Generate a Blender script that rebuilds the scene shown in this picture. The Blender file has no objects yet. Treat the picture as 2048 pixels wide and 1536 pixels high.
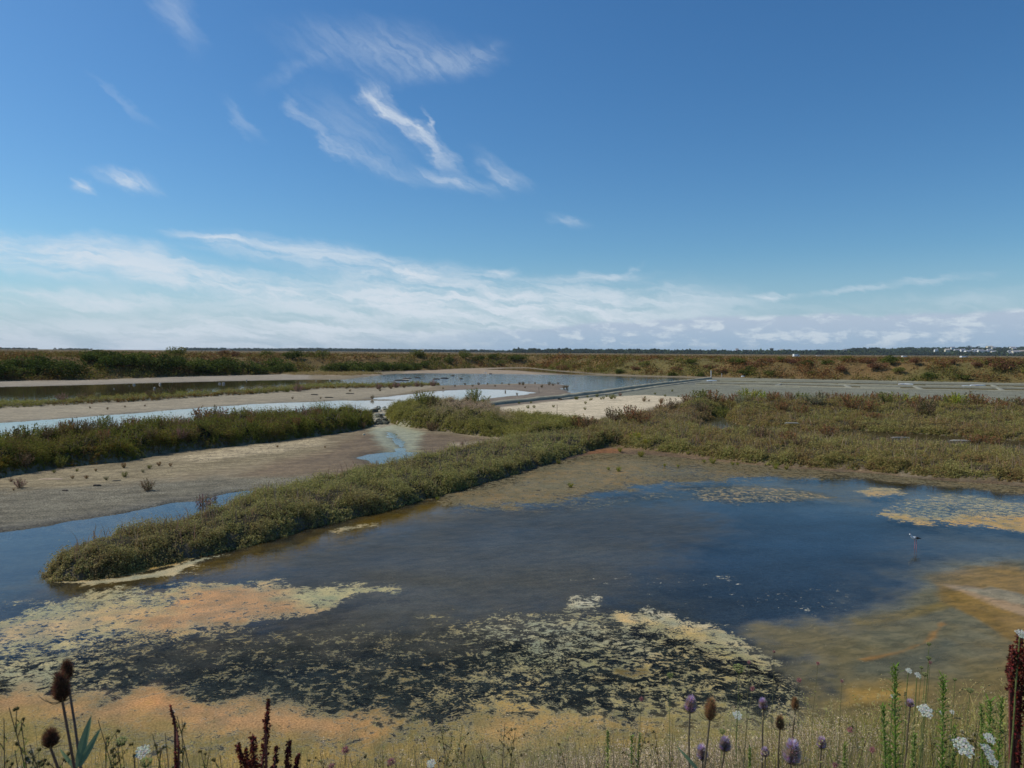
import bpy, math, random
import numpy as np
from mathutils import Matrix, Vector
rng = np.random.default_rng(7); random.seed(7)
sc = bpy.context.scene; COL = sc.collection
# ------------------------------------------------------------------ camera
H = 4.2; F = 1450.0
PITCH = math.radians(2.52); ROLL = math.radians(0.375)
cam = bpy.data.objects.new('camera', bpy.data.cameras.new('camera')); COL.objects.link(cam)
cam.data.sensor_width = 36; cam.data.lens = F / 2048 * 36
cam.data.clip_start = 0.05; cam.data.clip_end = 30000
CM = Matrix.Translation((0, 0, H)) @ Matrix.Rotation(math.pi/2 - PITCH, 4, 'X') @ Matrix.Rotation(ROLL, 4, 'Z')
cam.matrix_world = CM
cam.data.dof.use_dof = True; cam.data.dof.focus_distance = 22; cam.data.dof.aperture_fstop = 7.5
sc.camera = cam
R3 = np.array(CM.to_3x3())
def ray(px, py):
    v = np.array([(px-1024)/F, (768-py)/F, -1.0]); return R3 @ v
def G(px, py, z=0.0):                       # point of the flat ground seen at a pixel of the photograph
    d = ray(px, py); t = (z-H)/d[2]; return np.array([d[0]*t, d[1]*t])
def P3(px, py, y):                          # point at depth y
    d = ray(px, py); t = y/d[1]; return np.array([d[0]*t, y, H + d[2]*t])
def GP(pts): return np.array([G(*p) for p in pts])
# ------------------------------------------------------------------ sun, sky
SUN_EL = math.radians(50); SUN_AZ = math.radians(-76)      # azimuth from +Y, negative = to the left
sd_ = Vector((math.sin(SUN_AZ)*math.cos(SUN_EL), math.cos(SUN_AZ)*math.cos(SUN_EL), math.sin(SUN_EL)))
sun = bpy.data.objects.new('sun', bpy.data.lights.new('sun', 'SUN')); COL.objects.link(sun)
sun.data.energy = 3.8; sun.data.angle = math.radians(0.5); sun.data.color = (1, .93, .82)
sun.rotation_euler = sd_.to_track_quat('Z', 'Y').to_euler(); sun.location = (0, 0, 60)
sc.view_settings.view_transform = 'Standard'; sc.view_settings.look = 'None'
sc.view_settings.exposure = 0.0; sc.view_settings.gamma = 1; sc.view_settings.use_curve_mapping = False
world = bpy.data.worlds.new('World'); sc.world = world; world.use_nodes = True
class NT:
    def __init__(s, tree): s.t = tree; s.n = tree.nodes; s.l = tree.links
    def new(s, typ, **kw):
        n = s.n.new(typ)
        for k, v in kw.items(): setattr(n, k, v)
        return n
    def put(s, sock, v):
        if isinstance(v, bpy.types.NodeSocket): s.l.new(v, sock)
        else: sock.default_value = v
    def m(s, op, a, b=0.0, c=None, clamp=False):
        n = s.new('ShaderNodeMath', operation=op, use_clamp=clamp); s.put(n.inputs[0], a); s.put(n.inputs[1], b)
        if c is not None: s.put(n.inputs[2], c)
        return n.outputs[0]
    def vm(s, op, a, b=(0, 0, 0), scale=None):
        n = s.new('ShaderNodeVectorMath', operation=op); s.put(n.inputs[0], a); s.put(n.inputs[1], b)
        if scale is not None: s.put(n.inputs['Scale'], scale)
        return n.outputs['Value'] if op in ('LENGTH', 'DOT_PRODUCT') else n.outputs[0]
    def mix(s, f, a, b, blend='MIX'):
        n = s.new('ShaderNodeMix', data_type='RGBA', blend_type=blend); s.put(n.inputs[0], f)
        s.put(n.inputs[6], a if not isinstance(a, tuple) or len(a) == 4 else a+(1,))
        s.put(n.inputs[7], b if not isinstance(b, tuple) or len(b) == 4 else b+(1,)); return n.outputs[2]
    def noise(s, vec, scale, detail=3.0, rough=.5, dist=0.0, color=False):
        n = s.new('ShaderNodeTexNoise'); s.put(n.inputs['Vector'], vec); s.put(n.inputs['Scale'], scale)
        n.inputs['Detail'].default_value = detail; n.inputs['Roughness'].default_value = rough; n.inputs['Distortion'].default_value = dist
        return n.outputs['Color' if color else 'Fac']
    def ss(s, v, a, b, lo=0.0, hi=1.0):
        n = s.new('ShaderNodeMapRange', interpolation_type='SMOOTHSTEP'); s.put(n.inputs[0], v)
        for i, q in enumerate((a, b, lo, hi)): s.put(n.inputs[i+1], q)
        return n.outputs[0]
    def mapping(s, v, loc=(0,0,0), rot=(0,0,0), scl=(1,1,1), typ='POINT'):
        n = s.new('ShaderNodeMapping', vector_type=typ); s.put(n.inputs[0], v)
        n.inputs['Location'].default_value = loc; n.inputs['Rotation'].default_value = rot; n.inputs['Scale'].default_value = scl
        return n.outputs[0]
def rs(t, v, rot, scl, loc=(0, 0, 0)): return t.mapping(t.mapping(v, rot=(0, 0, rot)), loc=loc, scl=scl)
def azel(px, py):
    d = ray(px, py); return np.array([math.atan2(d[0], d[1]), math.atan2(d[2], math.hypot(d[0], d[1]))])
def build_world():
    t = NT(world.node_tree); t.n.clear()
    sky = t.new('ShaderNodeTexSky', sky_type='NISHITA', sun_disc=False)
    sky.sun_elevation = SUN_EL; sky.sun_rotation = SUN_AZ
    sky.altitude = 0; sky.air_density = 1.0; sky.dust_density = 0.6; sky.ozone_density = 2.2
    tc = t.new('ShaderNodeTexCoord').outputs['Generated']
    sx = t.new('ShaderNodeSeparateXYZ'); t.l.new(tc, sx.inputs[0]); X, Y, Z = sx.outputs
    az = t.m('ARCTAN2', X, Y); el = t.m('ARCSINE', Z)
    cb = t.new('ShaderNodeCombineXYZ'); t.l.new(az, cb.inputs[0]); t.l.new(el, cb.inputs[1]); p = cb.outputs[0]
    # warp
    w1 = t.vm('SUBTRACT', t.noise(t.mapping(p, scl=(1, 2.2, 1)), 5.5, 5, .6, color=True), (.5, .5, .5))
    pw = t.vm('ADD', p, t.vm('MULTIPLY', w1, (.11, .045, 0)))
    w2 = t.vm('SUBTRACT', t.noise(rs(t, p, .6, (1, 3, 1)), 24, 5, .62, color=True), (.5, .5, .5))
    pw = t.vm('ADD', pw, t.vm('MULTIPLY', w2, (.035, .016, 0)))
    fib = t.noise(rs(t, pw, math.radians(35), (1.0, 6.5, 1)), 15, 8, .66)
    fibh = t.noise(rs(t, pw, math.radians(6), (1.0, 7, 1)), 9, 6, .6)
    def streaks(L):
        acc = None
        for cx, cy, hl, hw, ang, wt in L:
            a = math.radians(ang); u = np.array([math.cos(a), math.sin(a)])*hl; v = np.array([-math.sin(a), math.cos(a)])*hw
            c = azel(cx, cy); e = (azel(cx+u[0], cy+u[1])-azel(cx-u[0], cy-u[1]))/2; q = (azel(cx+v[0], cy+v[1])-azel(cx-v[0], cy-v[1]))/2
            rot = math.atan2(e[1], e[0])
            loc = t.mapping(pw, loc=(c[0], c[1], 0), rot=(0, 0, rot), scl=(float(np.hypot(*e))*1.25, float(np.hypot(*q))*1.45, 1), typ='TEXTURE')
            s_ = t.m('MULTIPLY', t.ss(t.vm('LENGTH', loc), 1.35, -.1), wt)
            acc = s_ if acc is None else t.m('ADD', t.m('MULTIPLY', acc, t.m('SUBTRACT', 1.0, s_)), s_)
        return acc
    hi = streaks([(750,95,160,40,8,.34),(880,130,110,26,-8,.32),(765,205,62,17,38,1.0),(830,262,95,14,42,1.05),(856,250,8,24,0,.7),
                  (650,262,80,9,48,.6),(745,318,95,10,26,.42),(715,262,110,36,38,.22),(905,362,75,15,20,.6),(985,330,46,16,38,.42),(1015,360,40,18,20,.38),
                  (262,354,56,15,18,.95),(166,364,26,9,14,.8),(1132,440,34,10,12,.45),(350,30,80,24,52,.3),(490,235,46,10,38,.3),(240,200,70,6,36,.2),
                  (960,120,50,12,-20,.3),(590,130,70,14,-30,.14)])
    lo = streaks([(70,500,210,26,9,1.0),(420,566,430,26,8,1.0),(195,497,60,20,8,.7),(290,512,70,19,4,.75),(370,527,30,6,0,.5),(900,605,380,34,3,1.0),
                  (455,484,75,9,9,.8),(600,508,170,20,7,.75),(800,548,170,22,5,.95),(1195,556,90,8,-2,.7),(1235,549,30,6,-25,.6),(1000,549,34,8,-10,.7),
                  (1130,625,290,46,0,.9),(1340,600,110,12,0,.35),(1537,591,50,6,-2,.75),(1790,573,150,6,-6,.62),(1900,610,300,18,-3,.34),
                  (100,592,330,18,2,.85),(640,655,900,36,0,.88),(300,690,900,30,0,.7),(1400,600,150,14,2,.3)])
    hi = t.m('MULTIPLY', t.m('MULTIPLY', hi, t.ss(fib, .22, .72, .15, 1.15), clamp=True), .84)
    lo = t.m('MULTIPLY', lo, t.ss(fibh, .34, .62, .22, 1.08), clamp=True)
    cover = t.m('MULTIPLY', t.m('SUBTRACT', 1.0, t.m('MULTIPLY', t.m('SUBTRACT', 1.0, hi), t.m('SUBTRACT', 1.0, lo))), .93)
    # base sky, graded to the clear deep blue of the photograph
    hs = t.new('ShaderNodeHueSaturation'); hs.inputs['Saturation'].default_value = 1.24; t.l.new(sky.outputs[0], hs.inputs['Color'])
    base = t.mix(1.0, hs.outputs[0], (.74, 1.0, 1.13), 'MULTIPLY')
    hzf = t.ss(el, 0.14, -0.02); base = t.mix(t.m('MULTIPLY', hzf, .78), base, (4.0, 5.5, 7.5))
    c1 = t.mix(cover, base, (7.4, 8.15, 9.0))
    # low cumulus bank
    A0 = azel(1150, 660)[0]
    pc = t.vm('ADD', p, t.vm('MULTIPLY', w2, (.02, .008, 0)))
    cn = t.noise(t.mapping(pc, scl=(1, 2.6, 1)), 26, 7, .6)
    topel = t.m('ADD', t.ss(az, A0-.25, A0+.25, azel(1150, 665)[1], azel(1500, 628)[1]), t.m('MULTIPLY', t.m('SUBTRACT', t.noise(t.mapping(p, scl=(1, .2, 1)), 14, 4), .5), .018))
    below = t.ss(t.m('SUBTRACT', topel, el), -.001, .006)
    band = t.m('MULTIPLY', below, t.ss(az, A0-.35, A0+.02, 0.0, .92))
    gb = t.mix(t.ss(el, 0.002, .05), (3.5, 5.0, 6.7), (4.7, 5.7, 7.1))
    puff = t.m('MULTIPLY', t.ss(cn, .48, .64), t.ss(el, .004, .016))
    cumc = t.mix(t.m('MULTIPLY', puff, .75), gb, (7.2, 8.0, 8.7))
    c2 = t.mix(band, c1, cumc)
    bg = t.new('ShaderNodeBackground'); t.l.new(c2, bg.inputs[0]); bg.inputs[1].default_value = .092
    o = t.new('ShaderNodeOutputWorld'); t.l.new(bg.outputs[0], o.inputs[0])
build_world()
world.cycles.sampling_method = 'MANUAL'; world.cycles.sample_map_resolution = 512
# ------------------------------------------------------------------ helpers
def tag(o, label=None, cat=None, group=None, kind=None):
    if label: o['label'] = label
    if cat: o['category'] = cat
    if group: o['group'] = group
    if kind: o['kind'] = kind
    return o
def smooth(x, a=0.0, b=1.0):
    t = np.clip((x-a)/(b-a), 0, 1); return t*t*(3-2*t)
def vn(x, y, seed=0):
    xi = np.floor(x); yi = np.floor(y); fx = x-xi; fy = y-yi; fx = fx*fx*(3-2*fx); fy = fy*fy*(3-2*fy)
    def h(a, b):
        v = np.sin(a*127.1+b*311.7+seed*74.7)*43758.5453; return v-np.floor(v)
    return (h(xi, yi)*(1-fx)+h(xi+1, yi)*fx)*(1-fy)+(h(xi, yi+1)*(1-fx)+h(xi+1, yi+1)*fx)*fy
def fbm(x, y, seed=0, o=4):
    s = 0; a = .5; n = 0
    for i in range(o):
        s = s+a*vn(x, y, seed+i*3.3); n += a; a *= .55; x = x*2.03+1.7; y = y*2.03+9.2
    return s/n
def sd(poly, X, Y):                          # signed distance, positive inside
    px, py = poly[:, 0], poly[:, 1]; n = len(poly)
    d = np.full(X.shape, 1e18); ins = np.zeros(X.shape, bool)
    for i in range(n):
        ax, ay = px[i], py[i]; bx, by = px[(i+1) % n], py[(i+1) % n]; ex, ey = bx-ax, by-ay; wx, wy = X-ax, Y-ay
        t = np.clip((wx*ex+wy*ey)/(ex*ex+ey*ey+1e-12), 0, 1); d = np.minimum(d, (wx-ex*t)**2+(wy-ey*t)**2)
        if ay != by:
            c = ((ay <= Y) & (by > Y)) | ((by <= Y) & (ay > Y)); ins ^= c & (wx < ex*wy/(by-ay))
    return np.sqrt(d)*np.where(ins, 1, -1)
def sdl(line, X, Y):                         # distance to a polyline
    d = np.full(X.shape, 1e18)
    for i in range(len(line)-1):
        ax, ay = line[i]; bx, by = line[i+1]; ex, ey = bx-ax, by-ay; wx, wy = X-ax, Y-ay
        t = np.clip((wx*ex+wy*ey)/(ex*ex+ey*ey+1e-12), 0, 1); d = np.minimum(d, (wx-ex*t)**2+(wy-ey*t)**2)
    return np.sqrt(d)
def npmesh(name, V, Fc, mat, cols=None, floats=None, smooth_=False, parent=None, data_only=False):
    me = bpy.data.meshes.new(name); V = np.asarray(V, np.float32); Fc = np.asarray(Fc, np.int32); k = Fc.shape[1]
    me.vertices.add(len(V)); me.vertices.foreach_set('co', V.ravel())
    me.loops.add(Fc.size); me.loops.foreach_set('vertex_index', Fc.ravel())
    me.polygons.add(len(Fc)); me.polygons.foreach_set('loop_start', np.arange(0, Fc.size, k, dtype=np.int32))
    if smooth_: me.polygons.foreach_set('use_smooth', np.ones(len(Fc), bool))
    me.update(calc_edges=True)
    for nm, c in ([('col', cols)] if cols is not None and not isinstance(cols, dict) else list((cols or {}).items())):
        a = me.attributes.new(nm, 'FLOAT_COLOR', 'POINT'); q = np.ones((len(V), 4), np.float32); q[:, :3] = c; a.data.foreach_set('color', q.ravel())
    for nm, c in (floats or {}).items():
        a = me.attributes.new(nm, 'FLOAT', 'POINT'); a.data.foreach_set('value', np.asarray(c, np.float32))
    if mat: me.materials.append(mat)
    if data_only: return me
    o = bpy.data.objects.new(name, me); COL.objects.link(o)
    if parent: o.parent = parent
    return o
def empty(name, loc=(0, 0, 0), rz=0.0):
    o = bpy.data.objects.new(name, None); COL.objects.link(o); o.location = loc; o.rotation_euler = (0, 0, rz); o.empty_display_size = .1
    return o
class Geo:                                   # small hand-built meshes: quads and triangles with a colour per vertex
    def __init__(s): s.v = []; s.f = []; s.c = []
    def add(s, vs, fs, col):
        b = len(s.v); s.v += [tuple(map(float, q)) for q in vs]; s.f += [tuple(i+b for i in f) for f in fs]
        s.c += (list(col) if isinstance(col, list) else [col]*len(vs))
    def tube(s, pts, rad, col, n=6, cap=True):
        pts = [Vector(p) for p in pts]; m = len(pts); rad = rad if isinstance(rad, (list, tuple)) else [rad]*m
        vs = []; a = None
        for i, p in enumerate(pts):
            t = (pts[min(i+1, m-1)]-pts[max(i-1, 0)]).normalized()
            if a is None: a = t.orthogonal().normalized()
            a = (a-t*a.dot(t)).normalized(); b = t.cross(a)
            for k in range(n):
                q = 2*math.pi*k/n; vs.append(p+(a*math.cos(q)+b*math.sin(q))*rad[i])
        fs = [(i*n+k, i*n+(k+1) % n, (i+1)*n+(k+1) % n, (i+1)*n+k) for i in range(m-1) for k in range(n)]
        if cap: fs += [tuple(range(n-1, -1, -1)), tuple((m-1)*n+k for k in range(n))]
        s.add(vs, fs, col)
    def leaf(s, p, d, nrm, L, W, col, bend=0.0, segs=4):
        p = Vector(p); d = Vector(d).normalized(); nrm = Vector(nrm); side = d.cross(nrm).normalized(); nn = side.cross(d).normalized()
        vs = []; fs = []
        for i in range(segs+1):
            t = i/segs; w = W*math.sin(math.pi*min(1, .08+t*.92))**.7*(1-t*.35)*.5; c = p+d*(L*t)-nn*(bend*L*t*t)
            vs += [c-side*w, c+nn*(-w*.35), c+side*w]
        for i in range(segs):
            for j in range(2): fs.append((i*3+j, i*3+j+1, i*3+j+4, i*3+j+3))
        s.add(vs, fs, col)
    def blade(s, p, d, nrm, L, W, col):
        p = Vector(p); d = Vector(d).normalized(); side = d.cross(Vector(nrm)).normalized()
        s.add([p-side*W*.5, p+side*W*.5, p+d*L], [(0, 1, 2)], col)
    def ball(s, c, r, col, nu=10, nv=6, prof=None, axis=None, rfun=None):
        c = Vector(c); ax = Vector(axis or (0, 0, 1)).normalized(); a = ax.orthogonal().normalized(); b = ax.cross(a); vs = []
        rx, rz = r if isinstance(r, tuple) else (r, r)
        for j in range(nv+1):
            ph = math.pi*j/nv; rr = math.sin(ph)*rx; z = -math.cos(ph)*rz
            if prof: rr *= prof(j/nv)
            rr = max(rr, rx*.01)
            for i in range(nu):
                q = 2*math.pi*i/nu; k = rfun() if rfun else 1.0; vs.append(c+(a*math.cos(q)+b*math.sin(q))*(rr*k)+ax*(z*k))
        fs = [(j*nu+i, j*nu+(i+1) % nu, (j+1)*nu+(i+1) % nu, (j+1)*nu+i) for j in range(nv) for i in range(nu)]
        s.add(vs, fs, col)
    def box(s, lo, hi, col, jit=0.0):
        (a, b, c), (d, e, f) = lo, hi
        vs = [(a,b,c),(d,b,c),(d,e,c),(a,e,c),(a,b,f),(d,b,f),(d,e,f),(a,e,f)]
        vs = [tuple(q+random.uniform(-jit, jit) for q in v) for v in vs]
        s.add(vs, [(3,2,1,0),(4,5,6,7),(0,1,5,4),(1,2,6,5),(2,3,7,6),(3,0,4,7)], col)
    def mesh(s, name, mat, smooth_=False):
        me = bpy.data.meshes.new(name); me.from_pydata(s.v, [], s.f); me.update()
        a = me.attributes.new('col', 'FLOAT_COLOR', 'POINT'); q = np.ones((len(s.v), 4), np.float32); q[:, :3] = np.array(s.c, np.float32); a.data.foreach_set('color', q.ravel())
        me.materials.append(mat)
        if smooth_: me.polygons.foreach_set('use_smooth', np.ones(len(me.polygons), bool))
        return me
    def build(s, name, mat, parent=None, smooth_=False):
        o = bpy.data.objects.new(name, s.mesh(name, mat, smooth_)); COL.objects.link(o); o.parent = parent; return o
def copy_tree(o, parent=None):
    c = o.copy(); COL.objects.link(c); c.parent = parent
    for ch in list(o.children): copy_tree(ch, c)
    return c
# ------------------------------------------------------------------ materials
def mat_base(name):
    m = bpy.data.materials.new(name); m.use_nodes = True; t = NT(m.node_tree); t.n.clear(); return m, t
def attr(t, name, fac=False):
    n = t.new('ShaderNodeAttribute'); n.attribute_name = name; return n.outputs['Fac' if fac else 'Color']
def out(t, s): o = t.new('ShaderNodeOutputMaterial'); t.l.new(s, o.inputs[0])
def foliage_mat(name, trans=.3, nscale=None):
    m, t = mat_base(name); c = attr(t, 'col')
    if nscale:
        pos = t.new('ShaderNodeNewGeometry').outputs['Position']; c = t.mix(1.0, c, t.mix(t.noise(pos, nscale, 3), (.7,.7,.7), (1.3,1.3,1.3)), 'MULTIPLY')
    d = t.new('ShaderNodeBsdfDiffuse'); t.l.new(c, d.inputs[0]); tr = t.new('ShaderNodeBsdfTranslucent'); t.l.new(c, tr.inputs[0])
    mx = t.new('ShaderNodeMixShader'); mx.inputs[0].default_value = trans; t.l.new(d.outputs[0], mx.inputs[1]); t.l.new(tr.outputs[0], mx.inputs[2])
    out(t, mx.outputs[0]); return m
def solid_mat(name, rough=.7, nscale=20, amt=.2, spec=.3):
    m, t = mat_base(name); pos = t.new('ShaderNodeTexCoord').outputs['Object']; n = t.noise(pos, nscale, 4)
    c = t.mix(1.0, attr(t, 'col'), t.mix(n, (1-amt,)*3, (1+amt,)*3), 'MULTIPLY')
    b = t.new('ShaderNodeBsdfPrincipled'); t.l.new(c, b.inputs['Base Color']); b.inputs['Roughness'].default_value = rough; b.inputs['Specular IOR Level'].default_value = spec
    bp = t.new('ShaderNodeBump'); bp.inputs['Strength'].default_value = .3; bp.inputs['Distance'].default_value = .02; t.l.new(n, bp.inputs['Height']); t.l.new(bp.outputs[0], b.inputs['Normal'])
    out(t, b.outputs[0]); return m
M_leaf = foliage_mat('foliage', .3); M_leafd = foliage_mat('tree_foliage', .12); M_dry = foliage_mat('dry_plant', .2); M_petal = foliage_mat('petal', .35)
M_stem = solid_mat('plant_stem', .75, 60, .25); M_clay = solid_mat('clay', .85, 4, .3); M_wood = solid_mat('weathered_wood', .8, 30, .3)
M_plaster = solid_mat('plaster', .8, 1, .08); M_roof = solid_mat('roof_slate', .7, 2, .15); M_paint = solid_mat('vehicle_paint', .35, 3, .04, .5); M_feather = solid_mat('feather', .7, 60, .12)
M_stone = solid_mat('stone', .85, 12, .25); M_glassy = solid_mat('dark_glass', .12, 3, .05, .6)
def ground_mat():
    m, t = mat_base('mud_and_soil'); pos = t.new('ShaderNodeNewGeometry').outputs['Position']
    c = attr(t, 'col'); peb = attr(t, 'peb', True); wet = attr(t, 'wet', True)
    n1 = t.noise(pos, .45, 5, .6); n2 = t.noise(pos, 5, 6, .65); n3 = t.noise(pos, 22, 4, .7)
    c = t.mix(1.0, c, t.mix(n1, (.78,.79,.80), (1.22,1.20,1.18)), 'MULTIPLY')
    c = t.mix(1.0, c, t.mix(t.ss(n2, .3, .7), (.74,.74,.75), (1.2,1.19,1.17)), 'MULTIPLY')
    n4 = t.noise(rs(t, pos, -.3, (.5, 1.5, 1)), 1.5, 6, .68); c = t.mix(1.0, c, t.mix(t.ss(n4, .34, .66), (.78,.77,.76), (1.2,1.2,1.2)), 'MULTIPLY')
    c = t.mix(t.m('MULTIPLY', peb, 1.0), c, t.mix(1.0, c, t.mix(t.ss(n3, .36, .62), (.42,.42,.44), (1.5,1.48,1.42)), 'MULTIPLY'))
    v = t.new('ShaderNodeTexVoronoi', feature='DISTANCE_TO_EDGE'); t.put(v.inputs['Vector'], t.vm('ADD', pos, t.vm('MULTIPLY', t.noise(pos, 2, 3, color=True), (.5, .5, .5)))); v.inputs['Scale'].default_value = 3.4
    crack = t.m('MULTIPLY', t.ss(v.outputs['Distance'], .10, .0), attr(t, 'crack', True))
    c = t.mix(t.m('MULTIPLY', crack, .6), c, (.05, .042, .032))
    b = t.new('ShaderNodeBsdfPrincipled'); t.l.new(c, b.inputs['Base Color'])
    t.put(b.inputs['Roughness'], t.ss(wet, 0, 1, .9, .42)); t.put(b.inputs['Specular IOR Level'], t.ss(wet, 0, 1, .12, .3))
    bp = t.new('ShaderNodeBump'); bp.inputs['Strength'].default_value = .55; bp.inputs['Distance'].default_value = .05
    t.put(bp.inputs['Height'], t.m('ADD', n2, t.m('MULTIPLY', n3, t.m('MULTIPLY', peb, .8)))); t.l.new(bp.outputs[0], b.inputs['Normal'])
    out(t, b.outputs[0]); return m
def water_mat():
    m, t = mat_base('water_with_algae'); pos = t.new('ShaderNodeNewGeometry').outputs['Position']
    cover = attr(t, 'cover', True); turb = attr(t, 'turb', True); rip = attr(t, 'rip', True); mc = attr(t, 'mcol')
    wv = t.vm('ADD', pos, t.vm('MULTIPLY', t.vm('SUBTRACT', t.noise(pos, 3, 4, color=True), (.5,.5,.5)), (.35, .35, 0)))
    nc = t.noise(t.mapping(wv, scl=(.8, 1, 1)), 13, 6, .64); sw = t.ss(t.noise(pos, .8, 3), .44, .66)
    n = t.m('ADD', t.m('ADD', t.m('MULTIPLY', t.mix(sw, nc, t.noise(t.mapping(wv, scl=(.85, 1.0, 1)), 24, 6, .62)), .52), t.m('MULTIPLY', t.noise(pos, 4.2, 4, .6), .32)), t.m('MULTIPLY', t.noise(pos, 42, 3, .6), .16))
    th = t.m('ADD', .33, t.m('MULTIPLY', cover, .36)); d = t.m('SUBTRACT', th, n)
    alg = t.m('MULTIPLY', t.ss(d, -.03, .05), t.ss(cover, .015, .06))
    n5 = t.noise(pos, 40, 4, .7); n6 = t.noise(pos, 2.4, 5, .6); n7 = t.noise(rs(t, wv, -.35, (.45, 1.6, 1), (31, 7, 0)), 4.5, 6, .68)
    ac = t.mix(1.0, mc, t.mix(t.ss(n5, .3, .7), (.62,.63,.62), (1.28,1.26,1.22)), 'MULTIPLY')
    ac = t.mix(1.0, ac, t.mix(t.ss(n6, .3, .7), (.72,.80,.86), (1.25,1.15,1.05)), 'MULTIPLY')
    ac = t.mix(t.ss(d, .06, .0), ac, t.mix(.5, ac, (.40, .37, .24)))
    df = t.new('ShaderNodeBsdfDiffuse'); t.l.new(ac, df.inputs[0])
    ab = t.new('ShaderNodeBump'); ab.inputs['Strength'].default_value = .6; ab.inputs['Distance'].default_value = .03; t.put(ab.inputs['Height'], t.m('ADD', n, t.m('MULTIPLY', n5, .3))); t.l.new(ab.outputs[0], df.inputs['Normal'])
    bp = t.new('ShaderNodeBump'); t.put(bp.inputs['Strength'], t.m('MULTIPLY', rip, 1.0)); bp.inputs['Distance'].default_value = .02
    t.put(bp.inputs['Height'], t.noise(t.mapping(pos, scl=(1, 1.8, 1)), 9, 3, .55)); 
    gl = t.new('ShaderNodeBsdfGlossy'); gl.inputs['Roughness'].default_value = .03; gl.inputs[0].default_value = (1, 1, 1, 1); t.l.new(bp.outputs[0], gl.inputs['Normal'])
    tr = t.new('ShaderNodeBsdfTransparent'); tr.inputs[0].default_value = (.86, .90, .84, 1)
    fr = t.new('ShaderNodeFresnel'); fr.inputs[0].default_value = 1.34; t.l.new(bp.outputs[0], fr.inputs['Normal'])
    w = t.new('ShaderNodeMixShader'); t.put(w.inputs[0], fr.outputs[0]); t.l.new(tr.outputs[0], w.inputs[1]); t.l.new(gl.outputs[0], w.inputs[2])
    td = t.new('ShaderNodeBsdfDiffuse'); t.l.new(t.mix(1.0, attr(t, 'tcol'), t.mix(t.ss(n7, .3, .7), (.66,.70,.72), (1.3,1.24,1.2)), 'MULTIPLY'), td.inputs[0])
    sub = t.new('ShaderNodeMixShader'); t.put(sub.inputs[0], t.m('MULTIPLY', turb, t.ss(t.m('ADD', n6, t.m('MULTIPLY', n5, .3)), .42, .8, .85, 1.12), clamp=True)); t.l.new(tr.outputs[0], sub.inputs[1]); t.l.new(td.outputs[0], sub.inputs[2])
    w2 = t.new('ShaderNodeMixShader'); t.put(w2.inputs[0], t.m('MULTIPLY', fr.outputs[0], t.m('SUBTRACT', 1.0, attr(t, 'dull', True)))); t.l.new(sub.outputs[0], w2.inputs[1]); t.l.new(gl.outputs[0], w2.inputs[2])
    mx = t.new('ShaderNodeMixShader'); t.put(mx.inputs[0], alg); t.l.new(w2.outputs[0], mx.inputs[1]); t.l.new(df.outputs[0], mx.inputs[2])
    m.node_tree.nodes.remove(w)
    out(t, mx.outputs[0]); return m
M_ground = ground_mat(); M_water = water_mat()
# ------------------------------------------------------------------ layout: outlines of the marsh on the ground
basin = GP([(-1300,790),(-400,775),(0,763),(200,760),(400,753),(560,749),(640,743),(760,742),(860,741),(930,737),(1024,735),(1052,735),(1110,741),(1200,748),(1300,752),(1400,754),(1500,757),(1640,760),(1800,763),(2048,768),(2500,776),(3400,800),(6000,1100),(6000,4000),(-4000,4000),(-4000,1100)])
H1 = GP([(-500,1070),(-250,1010),(0,957),(110,937),(250,925),(330,908),(500,890),(600,878),(690,866),(735,857),(746,849),(735,843),(690,846),(600,853),(500,862),(300,880),(0,920),(-250,955),(-500,985)])
H2 = GP([(776,834),(782,846),(800,853),(850,860),(940,871),(1024,878),(1060,886),(1140,880),(1180,862),(1160,850),(1090,840),(1000,834),(975,830),(940,824),(860,822),(800,826)])
H3 = GP([(105,1150),(115,1160),(200,1156),(330,1127),(400,1112),(512,1085),(637,1050),(762,1022),(887,987),(1012,952),(1106,922),(1164,907),(1194,897),(1240,893),(1230,868),(1180,862),(1100,872),(1040,886),(960,904),(860,930),(760,950),(700,962),(600,990),(520,1008),(450,1035),(400,1050),(300,1082),(200,1106),(150,1120)])
H4 = GP([(1170,904),(1194,897),(1240,896),(1290,902),(1340,906),(1420,918),(1536,931),(1736,943),(1861,956),(2048,968),(2500,1002),(3200,1060),(3200,880),(2500,845),(2048,826),(1800,816),(1500,813),(1385,815),(1330,830),(1250,838),(1200,850),(1170,862)])
H4back = GP([(1400,828),(1500,828),(1700,830),(1900,838),(2048,848),(2600,880)])
H4front = GP([(1240,880),(1340,888),(1536,905),(1736,917),(1900,928),(2048,938),(2600,975)])
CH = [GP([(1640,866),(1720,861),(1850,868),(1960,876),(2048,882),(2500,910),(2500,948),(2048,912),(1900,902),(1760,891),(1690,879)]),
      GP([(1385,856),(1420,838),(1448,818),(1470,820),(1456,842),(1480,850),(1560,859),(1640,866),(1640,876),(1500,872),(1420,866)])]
S1 = GP([(-500,850),(-200,829),(0,818),(150,811),(310,802),(440,793),(520,789),(640,779),(760,777),(878,771.5),(878,769),(760,772),(690,771),(600,774),(520,782.5),(450,786),(430,789),(350,791),(300,794),(150,803),(120,807),(60,808),(0,810),(-200,820),(-500,840)])
S2 = GP([(560,749),(590,751),(640,751),(700,752),(765,749),(740,747),(700,745.5),(640,746.5),(600,747)])
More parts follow.
